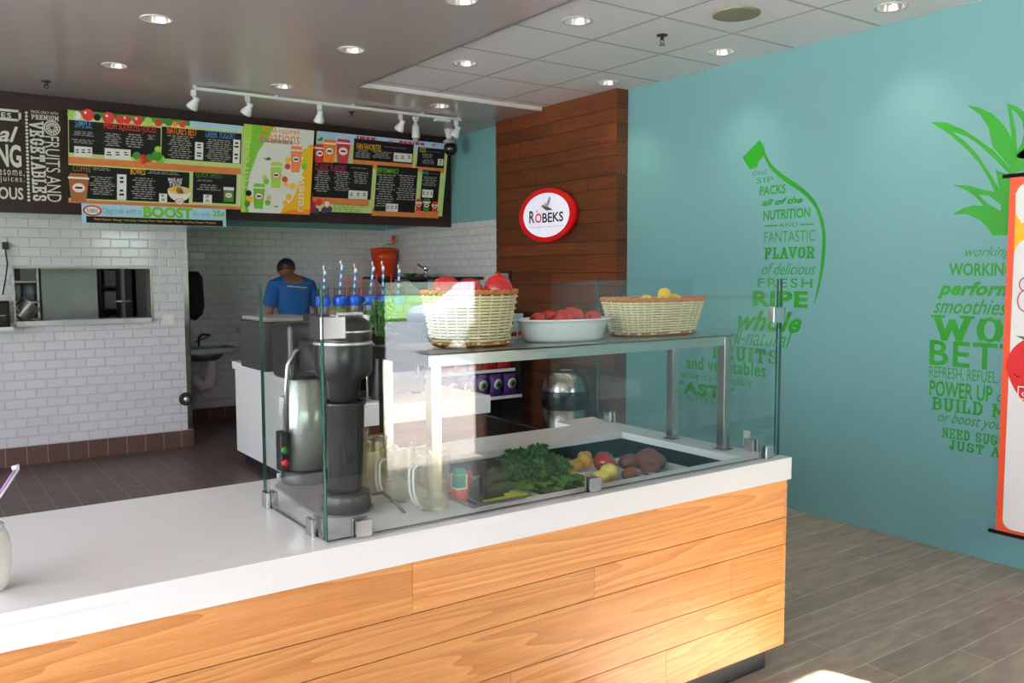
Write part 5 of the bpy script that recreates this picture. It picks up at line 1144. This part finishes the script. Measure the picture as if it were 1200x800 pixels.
# middle poster
root, _ = signboard('menu_sign', 'white, green and yellow middle poster reading spa inspired creations', (285.5, 144.8), (361.5, 251), 'print_white', .03)
u0, v0, u1, v1 = _
PS = Plane(PM.P(0, 0, .03), PM.u, PM.v)
def art(b):
    W, H_ = u1-u0, v1-v0; R_ = lambda x, y, h: PS.P(u0+W*x, v0+H_*y, h)
    b.poly([R_(0, 1, .001), R_(0, 0, .001), R_(.10, 0, .001), R_(.06, .2, .001), R_(.10, .45, .001), R_(.2, .7, .001), R_(.42, 1, .001)][::1], 'print_green')
    b.poly([R_(.0, .0, .0015), R_(.05, .0, .0015), R_(.03, .3, .0015), R_(.05, .6, .0015), R_(.10, .85, .0015), R_(.10, 1, .0015), R_(0, 1, .0015)], 'print_lime')
    b.poly([R_(.55, 0, .001), R_(1, 0, .001), R_(1, .80, .001), R_(.9, .74, .001), R_(.86, .5, .001), R_(.78, .28, .001), R_(.72, .16, .001), R_(.6, .08, .001)], 'print_yellow')
    b.poly([R_(.55, 0, .0015), R_(1, 0, .0015), R_(1, .06, .0015), R_(.7, .05, .0015)], 'print_orange')
    for x, y, r in ((.72, .33, .03), (.9, .72, .05), (.83, .62, .03), (.67, .2, .03), (.96, .8, .03), (.62, .13, .025)): b.poly(circ(PS, (u0+W*x, v0+H_*y), r, .002, 16), 'print_yellow')
printed(root, 'printed_scene', art)
for txt, bl, tr, m, kw in (('spa', (148, 226), (218, 196), 'print_orange', {}), ('inspired', (228, 230), (322, 208), 'print_orange', {}), ('creations', (130, 262), (326, 228), 'print_orange', {}), ('refresh', (50, 480), (92, 262), 'print_pale', {'rot': 2}), ('renew', (314, 590), (350, 420), 'print_white', {'rot': 2})):
    b = MB(); lettering(b, PS, txt, G(*bl), G(*tr), m, h=.003, **kw); b.build('heading', root)
b = MB(); smalltext(b, PS, G(132, 276), G(325, 264), 1, 'print_grey', .003, .6, False); smalltext(b, PS, G(203, 572), G(225, 566), 1, 'print_dark', .003, .6, False); b.build('small_print', root)
for x, yt, yb, m, fr in ((310, 285, 408, 'print_pink', ((268, 380, .05, 'print_red'), (345, 380, .05, 'print_green'), (270, 350, .05, 'print_yellow'), (350, 352, .04, 'print_lime'))), (216, 360, 480, 'print_lime', ((168, 450, .05, 'print_green'), (255, 440, .05, 'print_red'), (160, 430, .04, 'print_tan'), (260, 464, .04, 'print_yellow'))), (135, 460, 578, 'print_green', ((85, 505, .05, 'print_dark'), (90, 535, .06, 'print_yellow'), (175, 550, .05, 'print_green'), (78, 555, .05, 'print_leaf'), (180, 525, .04, 'print_tan')))):
    b = MB()
    for X0, Y0, r, mm in fr: blob(b, PS, *G(X0, Y0), r, mm, .0025)
    b.build('fruit_picture', root); drink(root, PS, *G(x, yt), G(x, yb)[1], .056, m)
b = MB(); bp = [(150, 338), (168, 342), (176, 334), (192, 342), (184, 352), (168, 350)]; b.poly([PS.P(*PS.px(*G(*p)), .003) for p in bp], 'print_bird'); b.build('bird_emblem', root)
# right menu
root, _ = signboard('menu_sign', 'right menu sign with three red and orange drinks and flavor lists', (372, 154), (518, 253.5), 'print_pale')
def art(b):
    rect(b, PM, G(405, 215), (521, 180), 'print_sky', .0012); rect(b, PM, G(405, 250), (521, 168), 'print_sky', .0011)
    rect(b, PM, G(572, 383), G(855, 348), 'print_wood', .0014); rect(b, PM, G(865, 402), G(1003, 374), 'print_wood', .0014); rect(b, PM, G(382, 553), G(650, 525), 'print_wood', .0014); rect(b, PM, G(662, 610), G(978, 588), 'print_wood', .0014)
    for x, y, r, m in ((385, 560, .07, 'print_crimson'), (415, 548, .06, 'print_red'), (440, 585, .06, 'print_navy'), (400, 588, .06, 'print_navy'), (465, 580, .05, 'print_navy'), (380, 585, .05, 'print_red')): blob(b, PM, *G(x, y), r, m, .0018)
    c = PM.px(*G(452, 556)); b.poly(circ(PM, c, .036, .0024), 'sign_red'); b.poly(circ(PM, c, .029, .003), 'print_white')
    smalltext(b, PM, G(480, 592), G(650, 562), 5, 'print_leaf', .0018, .35, False)
    smalltext(b, PM, G(590, 258), G(740, 251), 1, 'print_crimson', .0018, .6, False); smalltext(b, PM, G(790, 280), G(940, 273), 1, 'print_crimson', .0018, .6, False)
    lettering(b, PM, '50¢', G(740, 270), G(764, 257), 'print_crimson', h=.002, bold=.02); lettering(b, PM, '$5.', G(944, 286), G(966, 274), 'print_crimson', h=.002, bold=.02)
    b.poly([PM.P(*PM.px(*G(*p)), .0024) for p in ((402, 250), (416, 252), (424, 240), (436, 250), (426, 260), (410, 258))], 'print_bird')
printed(root, 'printed_scene', art)
panel(root, PM, G(574, 347), G(860, 275), 3, ((G(585, 300), G(655, 345), 6), (G(662, 306), G(755, 348), 6), (G(708, 284), G(840, 302), 2)))
panel(root, PM, G(872, 380), G(1006, 300), 3, ((G(895, 318), G(950, 345), 4), (G(895, 345), G(960, 375), 4), (G(915, 308), G(990, 318), 1)))
panel(root, PM, G(385, 522), G(668, 374), 3, ((G(395, 398), G(465, 505), 10), (G(485, 402), G(560, 500), 10), (G(570, 405), G(650, 468), 6), (G(545, 382), G(655, 396), 1)))
panel(root, PM, G(672, 588), G(880, 388), 3, ((G(685, 415), G(765, 575), 14), (G(780, 418), G(868, 545), 12)))
panel(root, PM, G(885, 588), G(985, 402), 3, ((G(900, 426), G(968, 478), 6), (G(930, 412), G(980, 418), 1)))
head(root, PM, 'FAN FAVORITES', G(590, 298), G(706, 280), 'print_yellow'); head(root, PM, 'KIDS', G(886, 312), G(916, 294), 'print_yellow'); head(root, PM, 'CLASSIC FLAVORS', G(396, 396), G(540, 376), 'print_crimson'); head(root, PM, 'PERFORMANCE', G(679, 408), G(788, 392), 'print_green'); head(root, PM, 'POWER', G(886, 416), G(930, 404), 'print_cyan')
prices(root, PM, ((G(763, 355), G(852, 322)), (G(970, 374), G(998, 346)), (G(552, 530), G(643, 496)), (G(727, 590), G(786, 556)), (G(897, 524), G(950, 490))))
drink(root, PM, *G(420, 275), G(420, 362)[1], .055, 'print_red'); drink(root, PM, *G(466, 254), G(466, 362)[1], .066, 'print_orange', .0065); drink(root, PM, *G(530, 252), G(530, 365)[1], .074, 'print_crimson', .009)
drink(root, PM, *G(884, 532), G(884, 588)[1], .036, 'print_red', .005); drink(root, PM, *G(958, 545), G(958, 590)[1], .036, 'print_red', .005); drink(root, PM, *G(920, 530), G(920, 592)[1], .042, 'print_leaf', .007)
# boost strip
PB = Plane((0, YH-.10, 0), (1, 0, 0), (0, 0, 1))
a = PB.px(*F(386, 638)); c = PB.px(*F(1058, 572)); z0 = PB.px(*F(720, 654))[1]; z1 = PB.px(*F(720, 566))[1]
root = thing('boost_sign', 'long narrow sign reading BOOST hanging under the left menu', 'sign', PB.P((a[0]+c[0])/2, z0))
b = MB(); b.prism([PB.P(a[0], z0), PB.P(c[0], z0), PB.P(c[0], z1), PB.P(a[0], z1)], -PB.n*.012, 'print_sky'); b.build('sign_face', root)
zm = z0+(z1-z0)*.36
b = MB(); b.poly([PB.P(a[0]+.03, z0+.004, .001), PB.P(c[0]-.03, z0+.004, .001), PB.P(c[0]-.03, zm, .001), PB.P(a[0]+.03, zm, .001)], 'print_dark'); lettering(b, PB, 'Multi-Vitamin • Energy • Immunity • Healthy Trim • Heart Health • Fiber • Soy/Whey Protein • Probiotic', (a[0]+.09, z0+.02), (c[0]-.09, zm-.015), 'print_yellow', uv=True, h=.002); b.build('ingredient_strip', root)
W = c[0]-a[0]
b = MB(); cc = (a[0]+W*.067, zm+(z1-zm)*.45); b.poly(circ(PB, cc, .072, .001, 28, .62), 'sign_red'); b.poly(circ(PB, cc, .058, .0016, 28, .56), 'print_white'); lettering(b, PB, 'ROBEKS', (cc[0]-.042, cc[1]-.017), (cc[0]+.042, cc[1]+.014), 'print_dark', uv=True, h=.0022); b.build('logo', root)
for txt, f0, f1, l0, l1, m, kw in (('Upgrade with a', .135, .385, .12, .75, 'print_cyan', {'shear': .25}), ('BOOST', .405, .75, .04, .97, 'print_green', {'bold': .05}), ('for only', .755, .885, .15, .72, 'print_cyan', {'shear': .25}), ('25¢', .90, .99, .22, .85, 'print_green', {'bold': .03})):
    b = MB(); lettering(b, PB, txt, (a[0]+W*f0, zm+(z1-zm)*l0), (a[0]+W*f1, zm+(z1-zm)*l1), m, uv=True, h=.002, **kw); b.build('lettering', root)
b = MB()
for f in (.2, .8): X0 = a[0]+W*f; b.box((X0-.01, YH-.09, z1-.03), (X0+.01, YH-.0005, z1-.01), 'steel')
b.build('bracket', root)

# ------------------------------------------------------------------ round logo sign on the wooden pier
c = PC.px(646, 251.5); RS = .335*.5*2
ul = PC.px(613.5, 252)[0]; ur = PC.px(679, 251)[0]; RX = abs(ur-ul)/2; vt = PC.px(646, 220.5)[1]; vb = PC.px(646, 283.5)[1]; RZ = (vt-vb)/2; cc = ((ul+ur)/2, (vt+vb)/2)
root = thing('logo_sign', 'round red rimmed white logo sign on the wooden pier', 'sign', PC.P(*cc))
b = MB(); b.prism(circ(PC, cc, RX, .0205, 72, RZ/RX), PC.n*.03, 'sign_red'); b.build('rim', root, bevel=.003)
b = MB(); b.prism(circ(PC, cc, RX*.82, .0506, 64, RZ/RX), PC.n*.003, 'sign_face'); b.build('sign_face', root)
SG = lambda x, y: (600+x/10, 220+y/10); hS = .0545
b = MB(); lettering(b, PC, 'R', SG(258, 420), SG(322, 272), 'print_black', h=hS, bold=.02); lettering(b, PC, 'BEKS', SG(412, 414), SG(660, 276), 'print_black', h=hS, bold=.02); b.poly([PC.P(*PC.px(*SG(*q)), hS) for q in ((332, 264), (348, 272), (362, 296), (350, 290))], 'print_black'); b.build('lettering', root)
b = MB(); lettering(b, PC, 'O', SG(328, 418), SG(404, 298), 'print_red', h=hS, bold=.025); b.build('letter_o', root)
b = MB(); lettering(b, PC, 'FRESH SMOOTHIES & JUICES', SG(252, 480), SG(658, 436), 'print_dark', h=hS, bold=.006); b.build('tagline', root)
b = MB(); Q = lambda pts: [PC.P(*PC.px(*SG(*q)), hS) for q in pts]
b.poly(Q([(408, 205), (425, 200), (436, 215), (470, 222), (505, 238), (540, 268), (500, 262), (465, 270), (430, 250), (410, 225), (380, 258), (404, 220)]), 'print_bird')
b.poly([p+PC.n*.0006 for p in Q([(440, 215), (462, 190), (480, 140), (497, 92), (510, 130), (500, 180), (480, 222)])], 'print_wing'); b.poly([p+PC.n*.001 for p in Q([(440, 215), (436, 165), (455, 190), (462, 215)])], 'print_wing'); b.poly([p+PC.n*.001 for p in Q([(412, 205), (428, 203), (432, 222), (418, 225)])], 'print_red')
b.build('bird_emblem', root)

# ------------------------------------------------------------------ right wall lettering
PR = Plane((XR, 0, 0), (0, -1, 0), (0, 0, 1))
def mural(name, label, items, extra):
    root = thing(name, label, 'wall lettering', PR.P(*PR.px(*items[0][1])))
    for it in items:
        txt, bl, tr = it[:3]; kw = it[3] if len(it) > 3 else {}
        b = MB(); lettering(b, PR, txt, bl, tr, 'green_vinyl', h=.0012, **kw); b.build('lettering_line', root)
    for nm, polys in extra:
        b = MB()
        for pts, holes in polys: b.poly([PR.P(*PR.px(*p), .0012) for p in pts], 'green_vinyl', [[PR.P(*PR.px(*p), .0012) for p in h_] for h_ in holes])
        b.build(nm, root)
A = lambda x, y: (840+x*.3, 140+y*.3)
B_ = lambda x, y: (760+x/5, 320+y/5)
it = [('ONE', A(141, 219), A(197, 197)), ('SIP', A(156, 250), A(220, 222), {'spacing': 1.1}), ('PACKS', A(168, 297), A(270, 251), {'bold': .022}), ('all of the', A(176, 338), A(337, 299), {'bold': .035, 'shear': .35}), ('NUTRITION', A(182, 394), A(366, 342), {'bold': .024}), ('AND', A(243, 421), A(317, 401), {'spacing': 1.1}), ('FANTASTIC', A(186, 482), A(386, 430), {'bold': -.006}), ('FLAVOR', A(184, 547), A(388, 493), {'slab': .22}), ('of delicious', A(176, 606), A(388, 558), {'shear': .45}), ('FRESH', A(160, 655), A(375, 620), {'spacing': 1.25, 'bold': .012}), ('RIPE', A(140, 728), A(357, 671), {'bold': .04, 'spacing': 1.1}),
      ('whole', (865, 386), (940, 366), {'bold': .035, 'shear': .4, 'spacing': 1.08}), ('all-natural', (853, 402), (929, 388), {'shear': .45}), ('FRUITS', (834, 420), (913, 410), {'slab': .2}), ('and vegetables', (804, 436), (898, 426), {'bold': .025, 'spacing': 1.06}), ("while it's incredibly", (798, 445), (882, 443)), ('TASTY', (787, 459), (863, 455), {'bold': .05, 'spacing': 1.1}), ('ALSO GREAT FOR YOU', (787, 466), (844, 468))]
dash = [([A(188, 413), A(237, 411), A(237, 416), A(188, 418)], ()), ([A(325, 408), A(380, 406), A(380, 411), A(325, 413)], ())]
pear = [A(*p) for p in ((168, 80), (183, 100), (190, 130), (203, 158), (220, 182), (255, 212), (300, 242), (345, 274), (378, 308), (402, 350), (418, 398), (426, 450), (425, 500), (420, 560), (412, 610), (402, 655), (390, 697), (377, 728), (388, 680), (398, 630), (405, 580), (410, 530), (413, 480), (411, 430), (401, 385), (386, 345), (360, 312), (325, 280), (280, 252), (240, 222), (210, 192), (192, 162), (184, 142), (163, 165), (158, 184), (130, 195), (101, 148))]
mural('mango_lettering', 'green vinyl lettering inside a curved pear outline on the teal wall', it, (('fruit_outline', [(pear, ())]), ('dash', dash)))
D_ = lambda x, y: (1060+x/2.664, 260+y/2.664); K = lambda x, y: (1060+x/2.664, 100+y/2.664)
it = [('working', D_(190, 117), D_(338, 75), {'shear': .45}), ('WORKING', D_(138, 168), D_(345, 126), {'bold': .03}), ('perform', D_(103, 240), D_(345, 186), {'bold': .045, 'shear': .35, 'spacing': 1.08}), ('smoothies', D_(90, 284), D_(323, 242), {'shear': .4, 'bold': .01}), ('WO', D_(80, 368), D_(312, 296), {'slab': .21}), ('BETT', D_(77, 445), D_(380, 386), {'bold': .015, 'spacing': 1.1}), ('REFRESH, REFUEL, R', D_(77, 489), D_(322, 470)), ('POWER UP', D_(78, 541), D_(276, 512), {'bold': .022}), ('or', D_(287, 560), D_(335, 541), {'shear': .4}), ('BUILD M', D_(84, 586), D_(322, 570), {'slab': .19}), ('or boost your', D_(104, 632), D_(325, 618), {'shear': .45}), ('NEED SUGG', D_(116, 672), D_(318, 668), {'slab': .18}), ('JUST A', D_(140, 710), D_(302, 704), {'slab': .19})]
P1 = [K(*p) for p in ((83, 115), (130, 116), (185, 138), (232, 170), (275, 200), (345, 272), (360, 300), (420, 300), (420, 468), (275, 468), (262, 447), (235, 420), (195, 402), (150, 403), (182, 384), (215, 374), (247, 376), (222, 348), (190, 325), (150, 310), (200, 313), (250, 327), (282, 332), (262, 290), (235, 245), (195, 200), (140, 152))]
H1 = [K(*p) for p in ((147, 143), (195, 160), (232, 184), (282, 230), (330, 280), (300, 270), (284, 262), (296, 322), (262, 268), (228, 215), (190, 175))]
H2 = [K(*p) for p in ((232, 342), (262, 343), (300, 372), (301, 392), (262, 370))]
P3 = [K(*p) for p in ((195, 62), (232, 68), (277, 90), (312, 125), (333, 160), (352, 215), (385, 190), (385, 262), (345, 272), (275, 192), (262, 130), (235, 90))]
P4 = [K(*p) for p in ((320, 55), (350, 66), (373, 82), (410, 110), (420, 140), (420, 240), (352, 225), (335, 165), (328, 105))]; H4 = [K(*p) for p in ((334, 74), (352, 88), (368, 112), (374, 150), (366, 180), (352, 205), (349, 150))]
mural('pineapple_lettering', 'green vinyl lettering under pineapple leaves on the teal wall', it, (('leaf_crown', [(P1, [H1, H2])]), ('leaf', [(P3, ())]), ('leaf', [(P4, [H4])])))
outlet(PR, (871.5, 521), (879.5, 505), 'white outlet plate low on the teal wall behind the glass')

# hanging banner
PN = Plane((XR-.07, 0, 0), (0, -1, 0), (0, 0, 1))
u0, vt = PN.px(1184, 205); vb = PN.px(1170, 626)[1]; u1 = u0+.85
root = thing('hanging_banner', 'white hanging banner with orange border and strawberry on the teal wall', 'banner', PN.P(u0+.4, vb))
b = MB(); p = [PN.P(u0, vb), PN.P(u1, vb), PN.P(u1, vt), PN.P(u0, vt)]; b.prism(p, -PN.n*.002, 'banner_orange'); b.build('cloth', root)
m_ = .035; rr = .05
def rnd(u0, v0, u1, v1, r, h): return [PN.P(cx+r*math.cos(a), cy_+r*math.sin(a), h) for cx, cy_, a0 in ((u1-r, v1-r, 0), (u0+r, v1-r, PI/2), (u0+r, v0+r, PI), (u1-r, v0+r, 1.5*PI)) for a in [a0+PI/2*i/5 for i in range(6)]]
b = MB(); b.poly(rnd(u0+m_, vb+.04, u1-m_, vt-.05, rr, .0008), 'print_white'); b.build('white_field', root)
L_ = lambda x, y, h=.0016: PN.P(*PN.px(x, y), h)
b = MB(); pts = [(1188.5, 297), (1191, 290), (1195, 284), (1200, 281), (1212, 278), (1225, 282), (1240, 276), (1240, 226), (1210, 224), (1190.5, 232)]
b.poly([L_(*p) for p in pts], 'print_yellow'); b.poly([L_(x, y, .0022) for x, y in ((1190.5, 250), (1198, 262), (1206, 255), (1215, 268), (1240, 250), (1240, 224), (1210, 222), (1190.5, 226))], 'foam_white'); b.build('splash_picture', root)
cs = PN.px(1219, 437); b = MB(); sp = []
for i in range(30):
    a = 2*PI*i/30; r = .17; x = math.cos(a); y = math.sin(a); k = 1 if y > 0 else 1.25; sp.append(PN.P(cs[0]+r*x*(1-.25*max(0, -y)), cs[1]+.02+r*y*k, .0016))
b.poly(sp, 'strawberry')
random.seed(5)
for i in range(40):
    a = random.uniform(0, 2*PI); q = random.random()**.5*.14; b.poly(circ(PN, (cs[0]+q*math.cos(a), cs[1]+q*math.sin(a)), .004, .0022, 6, 1.5), 'print_dark')
for i in range(5): a = .6+i*.5; b.poly([PN.P(cs[0]+.02*math.cos(a-.8), cs[1]+.16+.02*math.sin(a-.8), .0026), PN.P(cs[0]+.15*math.cos(a), cs[1]+.13+.11*math.sin(a), .0026), PN.P(cs[0]+.03*math.cos(a+.8), cs[1]+.15+.03*math.sin(a+.8), .0026)], 'print_leaf')
b.build('strawberry_picture', root)
b = MB(); q0 = PN.px(1193, 452); b.poly([PN.P(q0[0], q0[1]-.10, .0028), PN.P(q0[0]+.16, q0[1]-.10, .0028), PN.P(q0[0]+.16, q0[1], .0028), PN.P(q0[0], q0[1], .0028)], 'print_white', [[PN.P(q0[0]+.006, q0[1]-.094, .0028), PN.P(q0[0]+.154, q0[1]-.094, .0028), PN.P(q0[0]+.154, q0[1]-.006, .0028), PN.P(q0[0]+.006, q0[1]-.006, .0028)]]); lettering(b, PN, 'S', (q0[0]+.02, q0[1]-.07), (q0[0]+.045, q0[1]-.03), 'print_white', uv=True, h=.0028); b.build('boxed_caption', root)
b = MB(); q0 = PN.px(1194, 352)
for k, (dx, r) in enumerate(((.035, .04),)): 
    b.tube([PN.P(q0[0]+dx+r*math.cos(a), q0[1]+r*1.4*math.sin(a), .002) for a in [1.0+.25*i for i in range(20)]], .003, 'print_crimson', 5)
b.tube([PN.P(q0[0]+.03+.03*math.cos(a), q0[1]+.085+.035*math.sin(a), .002) for a in [.5+.3*i for i in range(16)]], .003, 'print_crimson', 5); b.build('script_flourish', root)
for z in (vt-.004, vb+.012):
    b = MB(); p = PN.P(u0-.035, z, 0); q = PN.P(u1+.035, z, 0); b.cyl(p, q, .011, 'black_plastic', 14); b.build('rod', root)
b = MB()
for z in (vt-.004,):
    for u in (u0+.5, u1-.05): p = PN.P(u, z, 0); b.tube([p, (XR-.001, p.y, p.z+.0)], .004, 'black_plastic', 6)
b.build('hanger', root)

# ------------------------------------------------------------------ ceiling fittings
def downlight(x, y, z, label):
    root = thing('recessed_light', label, 'ceiling light', (x, y, z), 'recessed ceiling lights')
    b = MB(); b.lathe((x, y, z-.004), [(.088, .004), (.09, 0), (.078, 0), (.076, .003)], 'white_gloss', 40, cap=False); b.build('trim_ring', root)
    b = MB(); b.lathe((x, y, z-.003), [(.077, 0), (.070, .03), (.052, .085), (.05, .09), (0, .09)], 'can_reflector', 40, cap=False); b.build('reflector', root)
    b = MB(); b.ball((x, y, z+.06), .022, 'lamp_glow', 16); b.build('bulb', root)
    ld = bpy.data.lights.new('downlight', 'SPOT'); ld.energy = DOWN_E; ld.spot_size = 1.7; ld.spot_blend = 1.0; ld.color = (1, .86, .66); ld.shadow_soft_size = .03
    o = bpy.data.objects.new('downlight', ld); C.objects.link(o); o.parent = root; o.location = (0, 0, -.012)
for x, y, z, lb in ((1.27, 5.27, HL, 'recessed light in the plaster ceiling, left of three in the middle row'), (1.30, 6.58, HL, 'recessed light in the plaster ceiling above the left menu sign'), (2.465, 5.26, HL, 'recessed light in the plaster ceiling just left of the tile tray'), (2.49, 6.57, HL, 'recessed light in the plaster ceiling above the middle poster'), (3.89, 6.55, HL, 'recessed light in the plaster ceiling next to the security camera'), (2.51, 3.99, HL, 'recessed light cut by the top edge of the picture'),
                    (3.31, 4.0, HC, 'recessed light in the tile tray nearest its left front corner'), (3.318, 5.238, HC, 'recessed light in the tile tray near the white lip'), (4.56, 4.0, HC, 'recessed light in the tile tray between sprinkler and teal wall'), (4.555, 5.13, HC, 'recessed light in the tile tray right in front of the wooden pier'), (4.573, 2.80, HC, 'recessed light in the tile tray above the pineapple lettering')):
    downlight(x, y, z, lb)
def sprinkler(x, y, z, label):
    root = thing('fire_sprinkler', label, 'sprinkler', (x, y, z), 'fire sprinklers')
    b = MB(); b.lathe((x, y, z-.006), [(.035, .006), (.034, 0), (.012, -.002)], 'black_plastic', 24, cap=False); b.build('escutcheon', root)
    b = MB(); b.cyl((x, y, z), (x, y, z-.03), .010, 'black_plastic', 12); b.tube([(x-.012, y, z-.028), (x-.014, y, z-.045), (x, y, z-.058)], .003, 'black_plastic', 6); b.tube([(x+.012, y, z-.028), (x+.014, y, z-.045), (x, y, z-.058)], .003, 'black_plastic', 6); b.lathe((x, y, z-.062), [(0, .004), (.022, .002), (.022, 0), (0, 0)], 'steel_dull', 16); b.build('head', root)
for px_, py_, z, lb in ((776, 41, HC, 'black fire sprinkler in the tile tray'), (412, 131, HL, 'fire sprinkler behind the track light rail'), (54, 95, HL, 'fire sprinkler at the far left of the plaster ceiling')):
    p = at(px_, py_, 'Z', z); sprinkler(p[0], p[1], z, lb)
p = at(863, 15.5, 'Z', HC); root = thing('ceiling_speaker', 'round beige ceiling speaker in the tile tray', 'speaker', (p[0], p[1], HC))
b = MB(); b.lathe((p[0], p[1], HC-.012), [(.135, .012), (.135, .004), (.125, 0)], 'speaker_grille', 48, cap=False); b.build('ring', root)
b = MB(); b.lathe((p[0], p[1], HC-.010), [(.126, 0), (.08, -.003), (0, -.004)], 'speaker_grille', 48, cap=False); b.build('grille', root)
# track light
t0 = at(226, 105, 'Z', HL-.03); t1 = at(541, 141, 'Z', HL-.03); ty = (t0[1]+t1[1])/2
root = thing('track_rail', 'white track light rail under the plaster ceiling', 'track light', ((t0[0]+t1[0])/2, ty, HL))
b = MB(); b.box((t0[0], ty-.018, HL-.035), (t1[0], ty+.018, HL-.012), 'white_gloss'); b.build('rail', root, bevel=.002)
b = MB()
for f in (.003, .27, .55, .83, .99): X0 = t0[0]+(t1[0]-t0[0])*f; b.box((X0-.012, ty-.012, HL-.013), (X0+.012, ty+.012, HL), 'white_gloss')
b.build('mount', root)
X0 = at(518, 138, 'Y', ty)[0]; b = MB(); b.box((X0-.07, ty-.035, HL-.06), (X0+.07, ty+.035, HL-.0355), 'white_gloss'); b.build('feed_box', root, bevel=.004)
def head_light(x, label, aim):
    root = thing('track_spotlight', label, 'spotlight', (x, ty, HL-.036), 'track spotlights'); z = HL-.036
    b = MB(); b.box((x-.018, ty-.012, z-.045), (x+.018, ty+.012, z), 'white_gloss'); b.build('adapter', root, bevel=.003)
    aim = Vector(aim).normalized(); o_ = Vector((x, ty, z-.105))
    b = MB(); b.tube([(x, ty, z-.04), (x-.0, ty, z-.06), o_-aim*.03], .010, 'white_gloss', 8); b.build('arm', root)
    b = MB(); b.lathe(o_-aim*.06, [(.0, 0), (.020, .002), (.023, .008), (.023, .035), (.028, .045), (.043, .08), (.045, .098), (.042, .098), (.038, .08), (.0, .07)], 'white_gloss', 32, axis=aim); b.build('lamp_housing', root)
    b = MB(); b.lathe(o_+aim*.038, [(.036, -.02), (.03, -.014), (0, -.012)], 'lamp_glow', 24, axis=aim); b.build('lamp_face', root)
nm = ['leftmost track spotlight, at the rail end', 'second track spotlight from the left, above the poster edge', 'third track spotlight from the left, beside the sprinkler', 'fourth track spotlight, next to the white camera', 'rightmost track spotlight, at the right rail end']
for k, x in enumerate((227, 290, 374, 469, 534)): head_light(at(x, 118, 'Y', ty)[0], nm[k], ((-.35, .5, -.8), (-.3, .55, -.8), (.05, .5, -.85), (-.2, .55, -.8), (-.25, .5, -.85))[k])
p = at(487, 130, 'Y', 7.15); root = thing('security_camera', 'white hanging security camera beside the fourth spotlight', 'camera', (p[0], 7.15, HL)); x = p[0]
b = MB(); b.lathe((x, 7.15, HL-.05), [(.012, .0), (.028, .03), (.035, .05)], 'white_gloss', 24); b.build('mount', root)
b = MB(); b.lathe((x, 7.15, HL-.19), [(.034, 0), (.038, .01), (.034, .10), (.014, .145)], 'white_gloss', 24); b.build('camera_body', root)
b = MB(); b.lathe((x, 7.15, HL-.225), [(.018, 0), (.026, .008), (.028, .036)], 'box_grey', 20); b.build('lens', root)
p = at(526, 165, 'Y', 7.55); x = p[0]; root = thing('security_camera', 'black dome camera at the right end of the menu signs', 'camera', (x, 7.55, HL))
b = MB(); b.lathe((x, 7.55, HL-.10), [(.02, 0), (.03, .03), (.05, .10)], 'white_gloss', 24); b.build('mount', root)
b = MB(); b.ball((x+.02, 7.55, HL-.19), .07, 'black_gloss', 24); b.build('dome', root)
b = MB(); b.lathe((x, 7.55, HL-.14), [(.055, 0), (.06, .02), (.03, .045)], 'box_grey', 24); b.build('shroud', root)

# ------------------------------------------------------------------ outside: a parked car seen mirrored in the glass
root = thing('parked_car', 'white parked car outside, mirrored in the glass guard', 'car', (11.4, -11.8, 0))
b = MB(); prof = [(-2.2, .30), (-2.25, .75), (-2.1, .95), (-1.5, 1.02), (-.85, 1.52), (.9, 1.56), (1.75, 1.05), (2.2, .95), (2.25, .4), (2.2, .28)]
b.prism([(11.4+x, -12.65, z-.07) for x, z in prof], (0, 1.7, 0), 'car_white'); b.build('body', root, bevel=.06, seg=3)
b = MB()
for yy in (-12.66, -10.955): b.prism([(11.4+x, yy, z-.07) for x, z in ((-1.35, 1.05), (-.8, 1.44), (.85, 1.47), (1.5, 1.07))], (0, .012, 0), 'car_glass')
b.build('window', root)
for x in (-1.4, 1.4):
    for yy in (-12.6, -11.05): b = MB(); b.cyl((11.4+x, yy, .26), (11.4+x, yy+.14, .26), .33, 'tyre', 28); b.cyl((11.4+x, yy-.005, .26), (11.4+x, yy+.145, .26), .19, 'clamp_metal', 20); b.build('wheel', root)
